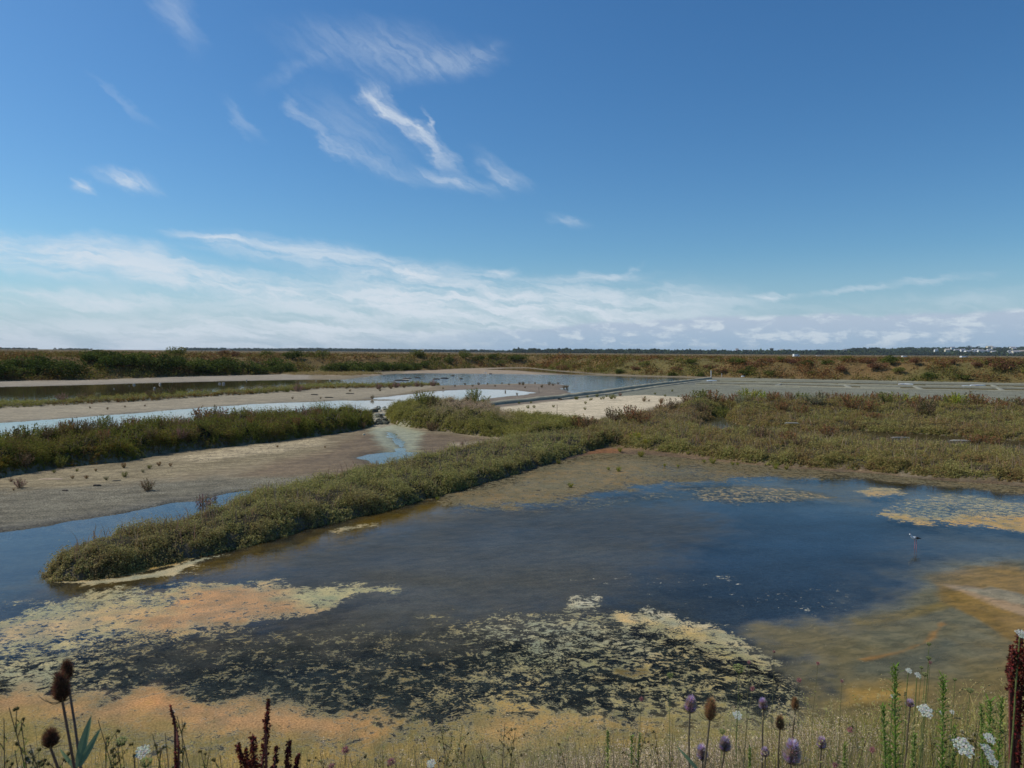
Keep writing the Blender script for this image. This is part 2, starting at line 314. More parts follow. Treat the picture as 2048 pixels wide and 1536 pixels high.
WAT = {
 'W1': GP([(660,764),(720,756),(745,752),(790,748),(850,746.5),(1000,748),(1060,749),(1150,750),(1250,752.5),(1395,756),(1350,764),(1250,778),(1150,786),(1125,778),(1145,772),(1120,768.5),(1040,767),(900,770.5),(870,771),(790,768),(740,769),(690,768)]),
 'W1b': GP([(975,739),(1000,737.5),(1050,736.5),(1110,742.5),(1190,749),(1150,749),(1080,744),(1040,741)]),
 'W2': GP([(748,797),(790,792),(830,788),(870,783),(900,781),(960,778.5),(1020,780),(1064,785.5),(1040,790),(1000,793),(960,800),(940,812),(850,815),(790,817),(700,822),(640,828),(500,838),(300,858),(130,868),(0,880),(-250,900),(-500,925),(-500,890),(-250,868),(0,846),(130,837),(230,830),(380,817.5),(512,808),(620,804),(690,801),(735,801),(808,801.5),(790,799),(760,799)]),
 'W4': GP([(-500,785),(-200,778),(0,774),(110,771.5),(230,768),(400,763.5),(520,761),(620,759.5),(680,760),(700,766),(690,768),(600,775),(520,781),(470,783),(430,787),(350,790),(300,793),(160,802),(120,806),(60,807),(0,809),(-200,818),(-500,838)]),
 'W5': GP([(-600,1180),(-250,1105),(0,1064),(130,1048),(250,1028),(350,1006),(400,1004),(450,990),(488,984),(560,985),(520,1015),(400,1060),(300,1090),(190,1112),(120,1150),(112,1168),(0,1200),(-200,1300),(-600,1500)]),
 'W6': GP([(712,916),(740,909),(770,905),(790,904),(796,896),(790,884),(780,874),(776,865),(786,866),(796,875),(806,884),(812,893),(812,904),(830,905),(834,916),(800,926),(760,930),(740,924)]),
 'POOL': GP([(90,1162),(115,1163),(200,1159),(330,1131),(400,1115),(512,1088),(637,1054),(762,1025),(887,990),(1000,960),(1106,928),(1170,913),(1215,908),(1300,911),(1420,923),(1536,935),(1740,948),(1861,961),(2048,974),(2500,1010),(3400,1080),(5500,1700),(4500,3500),(1024,3500),(-3000,3500),(-3500,1700),(-600,1500),(-200,1300),(0,1195)]),
 'P1': GP([(1430,761.5),(1600,764.3),(1760,767.5),(2048,771.5),(2500,779),(2500,785),(2048,776.4),(1760,771.4),(1600,768),(1430,764.8)]),
 'P2': GP([(1395,766.6),(1600,770),(1760,773.3),(2048,778),(2500,787),(2500,794),(2048,784),(1760,778.5),(1600,774),(1395,769.6)]),
}
POOLD = {'W1': .12, 'W1b': .1, 'W2': .12, 'W4': .15, 'W5': .16, 'W6': .06, 'POOL': .2, 'P1': .07, 'P2': .07}
bank_foot_x = np.array([-60, -8, -4, -1.5, 0, 1.2, 2.5, 4, 6, 9, 60]); bank_foot_y = np.array([6.6, 6.4, 6.2, 6.3, 6.75, 7.05, 7.3, 7.45, 7.6, 8, 8])
def bank_z(X, Y):
    X = np.asarray(X, float); Y = np.asarray(Y, float); yf = np.interp(X, bank_foot_x, bank_foot_y)+(vn(X*1.3, Y*0, 5)-.5)*.5
    t = np.clip((yf-Y)/(yf-.6), 0, 1); z = 2.55*(t**.85)
    return z+(fbm(X*1.5, Y*1.5, 9)-.5)*.14*np.minimum(1, t*5)-.02-.5*smooth(Y-yf, 0, .5)
def terrain(X, Y, want_col=False):
    X = np.asarray(X, float); Y = np.asarray(Y, float)
    big = fbm(X*.08, Y*.08, 1); mid = fbm(X*.6, Y*.6, 2)
    wob = (fbm(X*.9, Y*.9, 11)-.5)*.5+(fbm(X*4, Y*4, 12, 3)-.5)*.16
    z = .045+.03*(mid-.5)+.03*(big-.5)
    sB = sd(basin, X, Y)
    info = {'basin': sB}
    # water beds
    wmax = np.full(X.shape, -99.)
    for k, P in WAT.items():
        if k == 'POOL': s = sd(P, X, Y)+wob*1.0
        elif k in ('P1', 'P2', 'W1b'): s = sd(P, X, Y)+wob*.5
        else: s = sd(P, X, Y)+wob*np.where(Y > 30, 1.6, .8)
        w = .12+.012*Y; z = z*(1-smooth(s, -w, w))+(-POOLD[k])*smooth(s, -w, w); wmax = np.maximum(wmax, s)
    info['wat'] = wmax
    bumps = {}
    edge = (fbm(X*.7, Y*.7, 21)-.5)*.5+(fbm(X*3, Y*3, 22, 3)-.5)*.25
    rough = fbm(X*1.1, Y*1.1, 31)-.5; rough2 = fbm(X*3.3, Y*3.3, 32, 3)-.5
    for k, P, hh, wd in (('H1', H1, .74, 1.5), ('H2', H2, .8, 2.2), ('H3', H3, .38, .9), ('H4', H4, .26, .8), ('S1', S1, .22, .8), ('S2', S2, .25, 1.5)):
        s = sd(P, X, Y)+edge*(.5 if k != 'S1' else .2); bumps[k] = s
        b = hh*np.sqrt(np.clip(s/wd, 0, 1)*(2-np.clip(s/wd, 0, 1)))*(1+(rough*1.1+rough2*.9)*(.45 if k == 'H3' else 1))
        if k == 'H4':
            r = sdl(H4back, X, Y); b = b+.62*np.exp(-(r/4.2)**2)*smooth(s, 0, 2)*(1+rough*.8)
            r = sdl(H4front, X, Y); b = b+.10*np.exp(-(r/2.0)**2)*smooth(s, 0, 1)*(1+rough)
            for C in CH:
                cs = sd(C, X, Y)+wob*.8; b = b*(1-smooth(cs, -.9, .1)); z = np.where(cs > 0, -.08, z)
                s = np.minimum(s, -cs); info['wat'] = np.maximum(info['wat'], cs)
            bumps[k] = s
        if k == 'H2': b = b*(1-.68*smooth(X/Y, -.045, -.005))
        if k == 'H4': b = b*(.45+.55*smooth(X/Y, .10, .22))
        z = np.where(s > 0, np.maximum(z, 0)+b, z)
    info['veg'] = bumps
    # far levees and the marsh plain beyond
    out_ = -sB+(fbm(X*.12, Y*.12, 41)-.5)*3
    lev = 2.75*smooth(out_, .3, 10)+(fbm(X*.12, Y*.12, 42)-.5)*.5*smooth(out_, 3, 12)+(fbm(X*.35, Y*.35, 43)-.5)*1.1*smooth(out_, 1, 6)
    far = smooth(Y, 300, 900); lev = lev*(1-far)+far*(2.3+(fbm(X*.004, Y*.004, 44)-.5)*.5)
    z = np.where(out_ > 0, np.maximum(z, 0)+lev, z); info['lev'] = out_; info['z'] = z
    return z, info
# colours painted by region (mostly own soil or algae, a few imitating reflections, all in place on the ground)
def paint(base, X, Y, items, chans):
    wob = (fbm(X*1.6, Y*1.6, 51)-.5); wob2 = (fbm(X*6, Y*6, 52, 3)-.5)
    for it in items:
        P, soft, wamp = it[0], it[1], it[2]; s = sd(P, X, Y)+wob*wamp*2+wob2*wamp*.8; m = smooth(s, -soft, soft)*it[4] if len(it) > 4 else smooth(s, -soft, soft)
        for k, v in it[3].items():
            if isinstance(v, tuple): base[k] = base[k]*(1-m[:, None])+np.array(v)*m[:, None]
            else: base[k] = base[k]*(1-m)+v*m
    return base
MUD = (.215, .176, .112); GREY = (.160, .149, .110)
def ground_colors(X, Y, z, info):
    n = len(X); n1 = fbm(X*.25, Y*.25, 61); n2 = fbm(X*1.2, Y*1.2, 62)
    b = {'col': np.tile(np.array(MUD), (n, 1)), 'peb': np.zeros(n)+.15, 'crack': np.zeros(n), 'wet': np.zeros(n)}
    L = [
     (GP([(-600,960),(0,880),(760,795),(880,772),(880,768),(700,770),(0,815),(-600,850)]), .6, .3, {'col': (.27,.235,.165)}),
     (GP([(-600,800),(0,775),(420,764),(620,760),(620,745),(0,760),(-600,780)]), .6, .3, {'col': (.27,.235,.18)}),
     (GP([(640,752),(800,748),(820,740),(1000,736),(1060,745),(1150,752),(900,750)]), .6, .3, {'col': (.30,.24,.17)}),
     (GP([(860,800),(900,772),(1150,768),(1250,790),(1000,830)]), .8, .5, {'col': (.185,.150,.110), 'wet': .3}),
     (GP([(980,830),(985,818),(1060,809),(1180,796),(1290,789),(1400,793),(1350,806),(1300,818),(1210,836),(1150,850),(1080,848),(1000,840)]), .5, .4, {'col': (.50,.43,.30), 'peb': .2}),
     (GP([(1130,800),(1290,772),(1420,757),(1500,756),(2048,767),(2600,780),(3400,820),(3400,870),(2048,812),(1400,797),(1290,791),(1200,795)]), .5, .4, {'col': (.175,.178,.135), 'peb': .45}),
     (GP([(-600,1080),(0,960),(250,925),(500,890),(640,875),(640,905),(450,940),(300,960),(0,1010),(-600,1150)]), 1.0, .7, {'col': (.235,.197,.120), 'peb': .6, 'crack': .45}),
     (GP([(-600,1100),(0,985),(200,975),(400,960),(600,950),(700,940),(760,950),(500,1010),(200,1040),(0,1070),(-600,1200)]), .8, .8, {'col': GREY, 'peb': 1.0}),
     (GP([(330,918),(500,893),(640,878),(640,893),(560,905),(400,925)]), .5, .5, {'col': (.40,.335,.215), 'peb': .6, 'crack': .9}),
     (GP([(560,925),(650,905),(700,880),(745,858),(770,860),(1000,880),(1040,885),(960,905),(800,940),(700,950),(600,955),(480,955)]), .6, .5, {'col': (.165,.120,.068), 'peb': .4, 'wet': .45}),
     (GP([(900,888),(960,884),(1000,885),(960,897),(905,893)]), .3, .3, {'col': (.36,.29,.19), 'crack': .8}),
     (GP([(740,865),(760,850),(800,852),(850,868),(838,885),(835,915),(775,905),(760,890)]), .35, .3, {'col': (.33,.33,.20), 'wet': .8}),
     (GP([(735,850),(745,832),(760,822),(790,820),(785,850),(760,858)]), .2, .3, {'col': (.30,.27,.19), 'peb': 1.0, 'wet': .4}),
     (WAT['W5'], .5, .2, {'col': (.06,.065,.055)}), (WAT['W4'], .4, .2, {'col': (.075,.05,.022)}), (WAT['W1'], .6, .2, {'col': (.06,.055,.045)}),
     (WAT['W6'], .25, .1, {'col': (.12,.12,.08)}),
     (WAT['P1'], .3, .1, {'col': (.10,.082,.03)}), (WAT['P2'], .3, .1, {'col': (.10,.08,.03)}),
     (WAT['POOL'], .5, .1, {'col': (.036,.038,.036), 'peb': .6}),
     (GP([(100,1165),(330,1135),(512,1090),(762,1027),(887,992),(1000,990),(960,1015),(860,1035),(700,1075),(500,1130),(330,1175),(120,1195)]), .35, .5, {'col': (.145,.088,.010), 'peb': .3}),
     (GP([(560,1180),(900,1100),(1100,1060),(1400,1020),(1750,1010),(1700,1060),(1200,1130),(1100,1230),(700,1240)]), 1.2, .9, {'col': (.105,.098,.082)}),
     (GP([(820,1040),(1100,1020),(1450,1000),(1800,1010),(1900,1080),(1750,1230),(1500,1260),(1400,1180),(1300,1080),(1000,1050)]), 1.2, .9, {'col': (.018,.028,.045)}),
     (GP([(880,1010),(887,985),(1012,952),(1106,922),(1194,890),(1300,900),(1450,920),(1540,932),(1740,944),(1861,958),(2048,970),(2600,1012),(2600,1030),(2048,990),(1900,978),(1700,955),(1560,955),(1400,962),(1300,972),(1200,990),(1080,1010),(960,1020)]), .35, .5, {'col': (.165,.112,.062), 'peb': .75, 'wet': .3}),
     (GP([(1380,958),(1500,950),(1640,942),(1800,958),(2048,985),(2500,1015),(2500,1030),(2048,1005),(1850,985),(1720,1000),(1600,985),(1500,970)]), .35, .4, {'col': (.095,.065,.010)}),
     (GP([(1180,905),(1210,899),(1250,901),(1220,910),(1160,920)]), .2, .3, {'col': (.25,.12,.05)}),
     (GP([(0,1260),(300,1290),(700,1250),(1100,1260),(1400,1260),(1640,1330),(1690,1440),(1400,1480),(700,1460),(0,1440)]), .5, .6, {'col': (.015,.020,.021), 'peb': .9}),
    ]
    b = paint(b, X, Y, L, None)
    b['col'] *= (.86+.28*n1)[:, None]*(.9+.2*n2)[:, None]
    # damp margin at the water's edge (wet mud is darker and shinier)
    damp = smooth(info['wat'], -1.2-.012*Y, 0)*(Y > 9)*(z < .2)*(z > -.03); b['col'] *= (1-.22*damp)[:, None]; b['wet'] = np.maximum(b['wet'], damp*.5)
    # soil under the plants; banks near black, hedge-base shade put into the colour
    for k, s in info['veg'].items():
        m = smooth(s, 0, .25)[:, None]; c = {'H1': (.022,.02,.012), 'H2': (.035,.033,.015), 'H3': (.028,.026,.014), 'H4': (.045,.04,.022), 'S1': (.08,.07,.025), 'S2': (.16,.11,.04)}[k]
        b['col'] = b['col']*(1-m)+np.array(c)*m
    m = smooth(info['lev'], 0, 1.5)[:, None]
    f1 = fbm(X*.035, Y*.08, 71); f2 = fbm(X*.15, Y*.3, 72); f3 = fbm(X*.006, Y*.02, 73)
    lc = np.array((.19,.115,.05))*(1-f2[:, None])+np.array((.12,.10,.035))*f2[:, None]
    lc = lc*(1-.6*smooth(f1, .55, .68)[:, None])+np.array((.11,.11,.035))*.6*smooth(f1, .55, .68)[:, None]
    fm = smooth(Y, 230, 420)[:, None]; fc = np.array((.235,.165,.085))*(1-f3[:, None])+np.array((.13,.115,.055))*f3[:, None]
    lc = lc*(1-fm)+fc*fm
    b['col'] = b['col']*(1-m)+lc*m
    return b
def water_colors(X, Y):
    n = len(X); b = {'mcol': np.tile(np.array((.40,.33,.15)), (n, 1)), 'cover': np.zeros(n), 'turb': np.zeros(n)+.03, 'rip': np.zeros(n)+.12, 'dull': np.zeros(n), 'tcol': np.tile(np.array((.12,.12,.10)), (n, 1))}
    cream = (.37,.33,.19); orange = (.43,.25,.13)
    L = [
     (WAT['W1'], 1, .2, {'rip': .55}), (WAT['W2'], .5, .1, {'rip': .03}), (WAT['W4'], .5, .1, {'rip': .05}),
     (GP([(735,850),(745,832),(760,815),(800,812),(790,850),(760,858)]), .2, .2, {'cover': .5, 'mcol': (.36,.34,.26)}),
     (GP([(480,1140),(640,1090),(900,1010),(1150,1010),(1400,1010),(1450,1060),(1300,1150),(1200,1240),(700,1300),(300,1300)]), 1.0, .8, {'turb': .45, 'mcol': (.095,.088,.065), 'dull': .45}),
     (GP([(-800,1500),(0,1290),(300,1255),(600,1250),(1200,1225),(1500,1260),(1690,1400),(1690,3000),(-3000,3000)]), .5, .5, {'cover': .40, 'mcol': (.20,.165,.075)}),
     (CH[0], .4, .2, {'turb': .7, 'mcol': (.045,.035,.015), 'dull': .75}), (CH[1], .4, .2, {'turb': .7, 'mcol': (.05,.045,.02), 'dull': .7}),  # dark film and low gloss imitate the hedge reflection in the channels
     (GP([(100,1165),(330,1135),(512,1090),(762,1027),(887,992),(980,992),(940,1012),(860,1030),(700,1070),(520,1115),(330,1165),(120,1192)]), .4, .5, {'turb': .5, 'mcol': (.15,.098,.018), 'dull': .35}),  # gold film paints the hedge's reflection zone, where the bed shows through
     (WAT['P1'], .2, .1, {'turb': .5, 'mcol': (.13,.11,.04), 'dull': .6}), (WAT['P2'], .2, .1, {'turb': .5, 'mcol': (.13,.10,.04), 'dull': .6}),
     (WAT['W6'], .3, .2, {'cover': .50, 'mcol': (.34,.32,.20)}),
     (GP([(712,918),(770,905),(830,905),(834,918),(800,928),(740,928)]), .3, .2, {'cover': 0.0}),
     (GP([(780,862),(800,868),(806,885),(800,905),(785,905),(790,880)]), .2, .1, {'cover': 0.0}),
     (GP([(0,1185),(110,1180),(300,1165),(560,1160),(760,1170),(700,1200),(0,1260)]), .4, .6, {'cover': .22, 'mcol': (.42,.40,.25)}),
     (GP([(0,1225),(80,1200),(180,1175),(330,1170),(450,1162),(560,1172),(650,1195),(660,1225),(560,1252),(400,1275),(300,1300),(200,1335),(80,1370),(-600,1500),(-600,1350)]), .25, .5, {'cover': .53, 'mcol': cream}),
     (GP([(250,1235),(330,1225),(400,1180),(480,1172),(560,1175),(640,1200),(640,1225),(520,1250),(380,1262),(300,1270)]), .25, .4, {'cover': .70, 'mcol': orange}),
     (GP([(0,1250),(180,1220),(250,1230),(200,1260),(60,1290),(-300,1350)]), .3, .5, {'cover': .60, 'mcol': (.42,.32,.19)}),
     (GP([(560,1195),(640,1180),(740,1165),(800,1168),(790,1182),(720,1200),(620,1215)]), .2, .35, {'cover': .62, 'mcol': (.40,.36,.20)}),
     (GP([(0,1310),(200,1290),(500,1265),(800,1235),(850,1230),(1100,1300),(1000,1420),(700,1440),(400,1400),(250,1395),(120,1380),(0,1370)]), .4, .7, {'cover': .34, 'mcol': (.17,.14,.065)}),
     (GP([(0,1310),(120,1300),(240,1300),(150,1370),(0,1375),(-400,1500),(-400,1400)]), .3, .6, {'cover': .50, 'mcol': cream}),
     (GP([(850,1235),(1000,1225),(1180,1228),(1230,1215),(1300,1215),(1380,1238),(1450,1258),(1530,1290),(1620,1330),(1665,1380),(1690,1440),(1400,1450),(1000,1440),(900,1380),(1000,1300)]), .2, .45, {'cover': .42, 'mcol': (.30,.27,.13)}),
     (GP([(1180,1300),(1400,1300),(1600,1360),(1660,1440),(1300,1430),(1000,1400)]), .4, .5, {'cover': .40, 'mcol': (.30,.25,.11)}),
     (GP([(1540,1300),(1640,1345),(1680,1400),(1700,1460),(1560,1450)]), .15, .4, {'cover': .46, 'mcol': (.33,.28,.14), 'turb': .05}),
     (GP([(1000,1230),(1250,1250),(1300,1300),(1100,1290),(950,1260)]), .4, .5, {'cover': .44, 'mcol': (.31,.32,.23)}),
     (GP([(1225,1228),(1300,1216),(1380,1238),(1450,1258),(1470,1275),(1400,1282),(1330,1262),(1250,1242)]), .12, .3, {'cover': .72, 'mcol': (.44,.31,.12)}),
     (GP([(1400,1262),(1450,1258),(1530,1290),(1620,1330),(1660,1370),(1630,1375),(1560,1340),(1480,1300),(1420,1290)]), .15, .3, {'cover': .66, 'mcol': (.38,.33,.19)}),
     (GP([(1232,1338),(1290,1334),(1308,1346),(1270,1354),(1236,1350)]), .04, .1, {'cover': .55, 'mcol': (.14,.105,.045)}),
     (GP([(1140,1195),(1200,1186),(1225,1200),(1200,1212),(1140,1210)]), .08, .25, {'cover': .62, 'mcol': (.36,.34,.20)}),
     (GP([(1424,1153),(1450,1148),(1476,1156),(1470,1164),(1440,1170)]), .06, .1, {'cover': .9, 'mcol': (.42,.30,.11)}),
     (GP([(1545,1177),(1576,1178),(1570,1186),(1550,1184)]), .05, .06, {'cover': .9, 'mcol': (.46,.42,.30)}),
     (GP([(1080,1160),(1240,1130),(1500,1150),(1720,1170),(1700,1240),(1560,1255),(1400,1230),(1200,1190)]), .7, .5, {'cover': .20, 'mcol': (.55,.57,.52)}),
     (GP([(1540,1200),(1660,1180),(1740,1170),(1760,1230),(1640,1262),(1560,1258)]), .5, .5, {'cover': .29, 'mcol': (.55,.57,.50)}),
     (GP([(1500,1268),(1560,1250),(1700,1225),(1780,1185),(1830,1140),(1900,1115),(2048,1100),(2600,1150),(3400,1500),(3400,2200),(1660,2000),(1650,1440),(1620,1370),(1560,1315)]), .5, .6, {'cover': .0, 'turb': .90, 'mcol': (.135,.125,.072)}),
     (GP([(1500,1268),(1560,1250),(1700,1235),(1760,1240),(1700,1290),(1800,1300),(1900,1260),(1900,1330),(1750,1400),(1690,1380),(1600,1318)]), .4, .6, {'turb': .85, 'mcol': (.15,.125,.06), 'cover': .22}),
     (GP([(1640,1375),(1760,1370),(1850,1350),(1950,1290),(2048,1230),(2600,1300),(2600,2000),(1640,2000)]), .5, .7, {'turb': .92, 'mcol': (.155,.12,.048), 'cover': .2}),
     (GP([(1690,1330),(1740,1318),(1830,1300),(1890,1275),(1920,1290),(1900,1330),(1800,1352),(1700,1358)]), .2, .2, {'turb': .8, 'mcol': (.115,.115,.075)}),
     (GP([(1690,1380),(1760,1362),(1830,1372),(1840,1395),(1760,1410),(1700,1408)]), .2, .2, {'turb': .95, 'mcol': (.27,.175,.05), 'cover': .3}),
     (GP([(1700,1238),(1800,1222),(1890,1203),(1905,1212),(1820,1236),(1720,1250)]), .08, .1, {'turb': .9, 'mcol': (.17,.125,.035)}),
     (GP([(1868,1155),(1890,1145),(1950,1135),(2010,1125),(2048,1140),(2400,1190),(2400,1400),(2048,1290),(1960,1230),(1895,1200)]), .2, .35, {'turb': .95, 'mcol': (.22,.14,.04), 'cover': .1}),
     (GP([(1868,1160),(1885,1160),(1915,1195),(1980,1228),(2048,1275),(2200,1350),(2190,1370),(2048,1296),(1960,1240),(1890,1205)]), .07, .08, {'turb': .97, 'mcol': (.19,.12,.03)}),
     (GP([(1895,1172),(1950,1175),(2048,1195),(2300,1240),(2300,1290),(2048,1232),(1950,1195)]), .12, .25, {'turb': .95, 'mcol': (.30,.21,.12), 'cover': .1}),
     (GP([(1930,1178),(1990,1178),(2048,1190),(2200,1220),(2048,1210),(1970,1192)]), .1, .2, {'turb': .9, 'mcol': (.24,.21,.14)}),
     (GP([(1720,1319),(1790,1305),(1850,1283),(1884,1247),(1886,1250),(1858,1285),(1795,1308),(1730,1321)]), .05, .12, {'turb': 1.0, 'mcol': (.25,.14,.045)}),
     (GP([(1340,975),(1450,968),(1540,970),(1650,985),(1700,998),(1600,1004),(1450,1006),(1380,1000)]), .35, .5, {'cover': .44, 'mcol': (.30,.235,.14), 'dull': .55}),
     (GP([(960,1018),(1080,1012),(1250,985),(1340,978),(1380,1000),(1250,1015),(1100,1022)]), .4, .5, {'cover': .34, 'mcol': (.20,.19,.14), 'dull': .5}),
     (GP([(1700,985),(1740,973),(1800,975),(1810,990),(1760,995)]), .2, .35, {'cover': .6, 'mcol': (.36,.27,.15)}),
     (GP([(1735,1025),(1770,1000),(1850,985),(1950,988),(2048,1000),(2500,1030),(2500,1110),(2048,1066),(1950,1050),(1860,1045),(1780,1038)]), .35, .5, {'cover': .47, 'mcol': (.33,.29,.18)}),
     (GP([(1735,1027),(1770,1028),(1850,1038),(1950,1030),(2048,1035),(2300,1070),(2300,1100),(2048,1062),(1950,1052),(1850,1050)]), .25, .4, {'cover': .62, 'mcol': (.40,.27,.12)}),
     (GP([(1780,1100),(1850,1075),(1950,1065),(2300,1110),(2300,1200),(2048,1120),(1900,1115),(1830,1140),(1760,1200),(1720,1215)]), .6, .6, {'turb': .18, 'cover': .14, 'mcol': (.20,.19,.12)}),
     (GP([(900,1000),(1100,1000),(1300,965),(1500,955),(1700,950),(1700,962),(1500,970),(1300,985),(1150,1015),(950,1030)]), .4, .5, {'cover': .36, 'mcol': (.12,.10,.05)}),
     (GP([(640,1070),(680,1050),(760,1045),(752,1055),(690,1068)]), .12, .2, {'cover': .5, 'mcol': (.34,.27,.15)}),
     (GP([(300,1150),(360,1125),(420,1108),(520,1090),(500,1102),(400,1135),(330,1160)]), .15, .3, {'cover': .34, 'mcol': (.42,.38,.25)}),
     (GP([(870,1000),(887,985),(1012,952),(1106,922),(1194,890),(1300,900),(1450,920),(1540,932),(1740,944),(1861,958),(2048,970),(2600,1012),(2600,1026),(2048,988),(1900,976),(1700,955),(1560,955),(1400,962),(1300,972),(1200,990),(1080,1008),(960,1018),(900,1012)]), .5, .8, {'cover': .50, 'mcol': (.135,.105,.055), 'dull': .75, 'turb': .75, 'tcol': (.065,.052,.03)}),
     (GP([(900,1008),(1050,960),(1150,925),(1260,915),(1330,935),(1300,960),(1150,985),(1020,1008)]), .4, .5, {'cover': .60, 'mcol': (.175,.14,.08)}),
     (GP([(0,1310),(200,1280),(500,1255),(640,1230),(850,1230),(1180,1222),(1300,1215),(1450,1258),(1620,1330),(1690,1440),(1400,1500),(0,1500),(-800,1600),(-800,1500)]), .4, .4, {'dull': .8}),
     (GP([(1560,1262),(1720,1235),(1850,1150),(2048,1120),(2600,1160),(2600,2000),(1690,2000),(1600,1380)]), .4, .5, {'dull': .74}),
     (GP([(105,1152),(200,1150),(330,1125),(430,1098),(440,1102),(340,1133),(200,1160),(105,1164)]), .08, .1, {'cover': .95, 'mcol': (.46,.27,.08)}),
     (GP([(100,1158),(200,1161),(300,1146),(370,1128),(420,1108),(412,1118),(340,1150),(280,1160),(180,1170),(110,1168)]), .08, .12, {'cover': .9, 'mcol': (.36,.33,.22)}),
     (GP([(0,1385),(40,1372),(60,1395),(150,1405),(250,1400),(330,1398),(450,1412),(560,1422),(680,1432),(760,1470),(740,1490),(600,1480),(300,1470),(100,1440),(-300,1420),(-300,1395)]), .2, .35, {'cover': .82, 'mcol': (.42,.24,.12), 'turb': .3}),
     (GP([(-500,1440),(100,1430),(300,1462),(560,1475),(760,1490),(900,1445),(1100,1430),(1300,1425),(1650,1440),(1700,1500),(1700,3000),(-3000,3000),(-1500,1700)]), .3, .45, {'cover': .66, 'mcol': (.24,.185,.07), 'turb': .4}),
     (GP([(1000,1430),(1060,1436),(1200,1432),(1300,1450),(1000,1480),(930,1450)]), .2, .3, {'cover': .74, 'mcol': (.40,.25,.10)}),
    ]
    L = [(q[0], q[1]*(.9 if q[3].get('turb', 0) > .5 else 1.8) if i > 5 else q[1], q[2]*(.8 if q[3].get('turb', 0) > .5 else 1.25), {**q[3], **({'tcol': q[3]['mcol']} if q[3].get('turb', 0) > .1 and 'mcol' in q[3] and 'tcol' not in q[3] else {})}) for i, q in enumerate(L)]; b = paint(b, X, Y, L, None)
    # drifting differences of hue inside the mats
    a = fbm(X*.8+40, Y*.8, 81)[:, None]; c2 = fbm(X*2.6, Y*2.6+9, 82)[:, None]
    b['mcol'] = b['mcol']*(1+(a-.5)*np.array([.5,.1,-.3]))*(1+(c2-.5)*np.array([.35,.2,.1]))
    b['cover'] = b['cover']*(.8+.4*fbm(X*.9, Y*.9, 83)); pl = smooth(sd(WAT['POOL'], X, Y), -.5, 1); b['dull'] = np.clip(np.maximum(b['dull'], .16*pl)+pl*(fbm(X*.5, Y*.9, 84)-.4)*.55, 0, .9)
    return b
# ------------------------------------------------------------------ the ground and the water: one fan of cells out to the horizon
def grid_faces(nr, nc):
    i = np.arange(nr-1)[:, None]*nc+np.arange(nc-1)[None, :]; i = i.ravel(); return np.stack([i, i+1, i+nc+1, i+nc], 1)
ys = [5.2]
while ys[-1] < 6000: ys.append(ys[-1]*(1.0055 if ys[-1] < 60 else (1.007 if ys[-1] < 260 else 1.03)))
ys = np.array(ys); ts = np.linspace(-1.2, 1.2, 740)
TY, TT = np.meshgrid(ys, ts, indexing='ij'); GX = (TT*(TY+1.0)).ravel(); GY = TY.ravel()
Zg, INF = terrain(GX, GY)
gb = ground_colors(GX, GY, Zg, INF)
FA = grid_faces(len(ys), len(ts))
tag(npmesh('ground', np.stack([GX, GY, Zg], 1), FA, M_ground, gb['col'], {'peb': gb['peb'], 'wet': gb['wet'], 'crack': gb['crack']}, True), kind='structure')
sel = (GY < 260); low = (Zg < .03) & (INF['lev'] < 1) & sel
keep = low[FA].any(1); idx = np.unique(FA[keep]); remap = -np.ones(len(GX), int); remap[idx] = np.arange(len(idx))
wb = water_colors(GX[idx], GY[idx])
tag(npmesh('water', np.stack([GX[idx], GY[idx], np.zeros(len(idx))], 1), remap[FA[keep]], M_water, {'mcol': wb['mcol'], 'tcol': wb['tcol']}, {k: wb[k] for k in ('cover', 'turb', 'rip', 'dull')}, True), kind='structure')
# the bank the photographer stands on
bx = np.linspace(-30, 30, 400); by = np.linspace(-14, 11, 260); BY, BX = np.meshgrid(by, bx, indexing='ij'); BX = BX.ravel(); BY = BY.ravel()
BZ = bank_z(BX, BY); BZ = np.where(BY < .6, 2.5+(fbm(BX*1.5, BY*1.5, 9)-.5)*.14, BZ)
BF = grid_faces(len(by), len(bx)); BF = BF[(BY < np.interp(BX, bank_foot_x, bank_foot_y)+.6)[BF].all(1)]
bc = np.array((.13,.105,.05))*(.7+.6*fbm(BX*3, BY*3, 91))[:, None]
tag(npmesh('near_bank', np.stack([BX, BY, BZ], 1), BF, M_ground, bc, {'peb': np.full(len(BX), .6), 'wet': np.zeros(len(BX)), 'crack': np.zeros(len(BX))}, True), kind='structure')
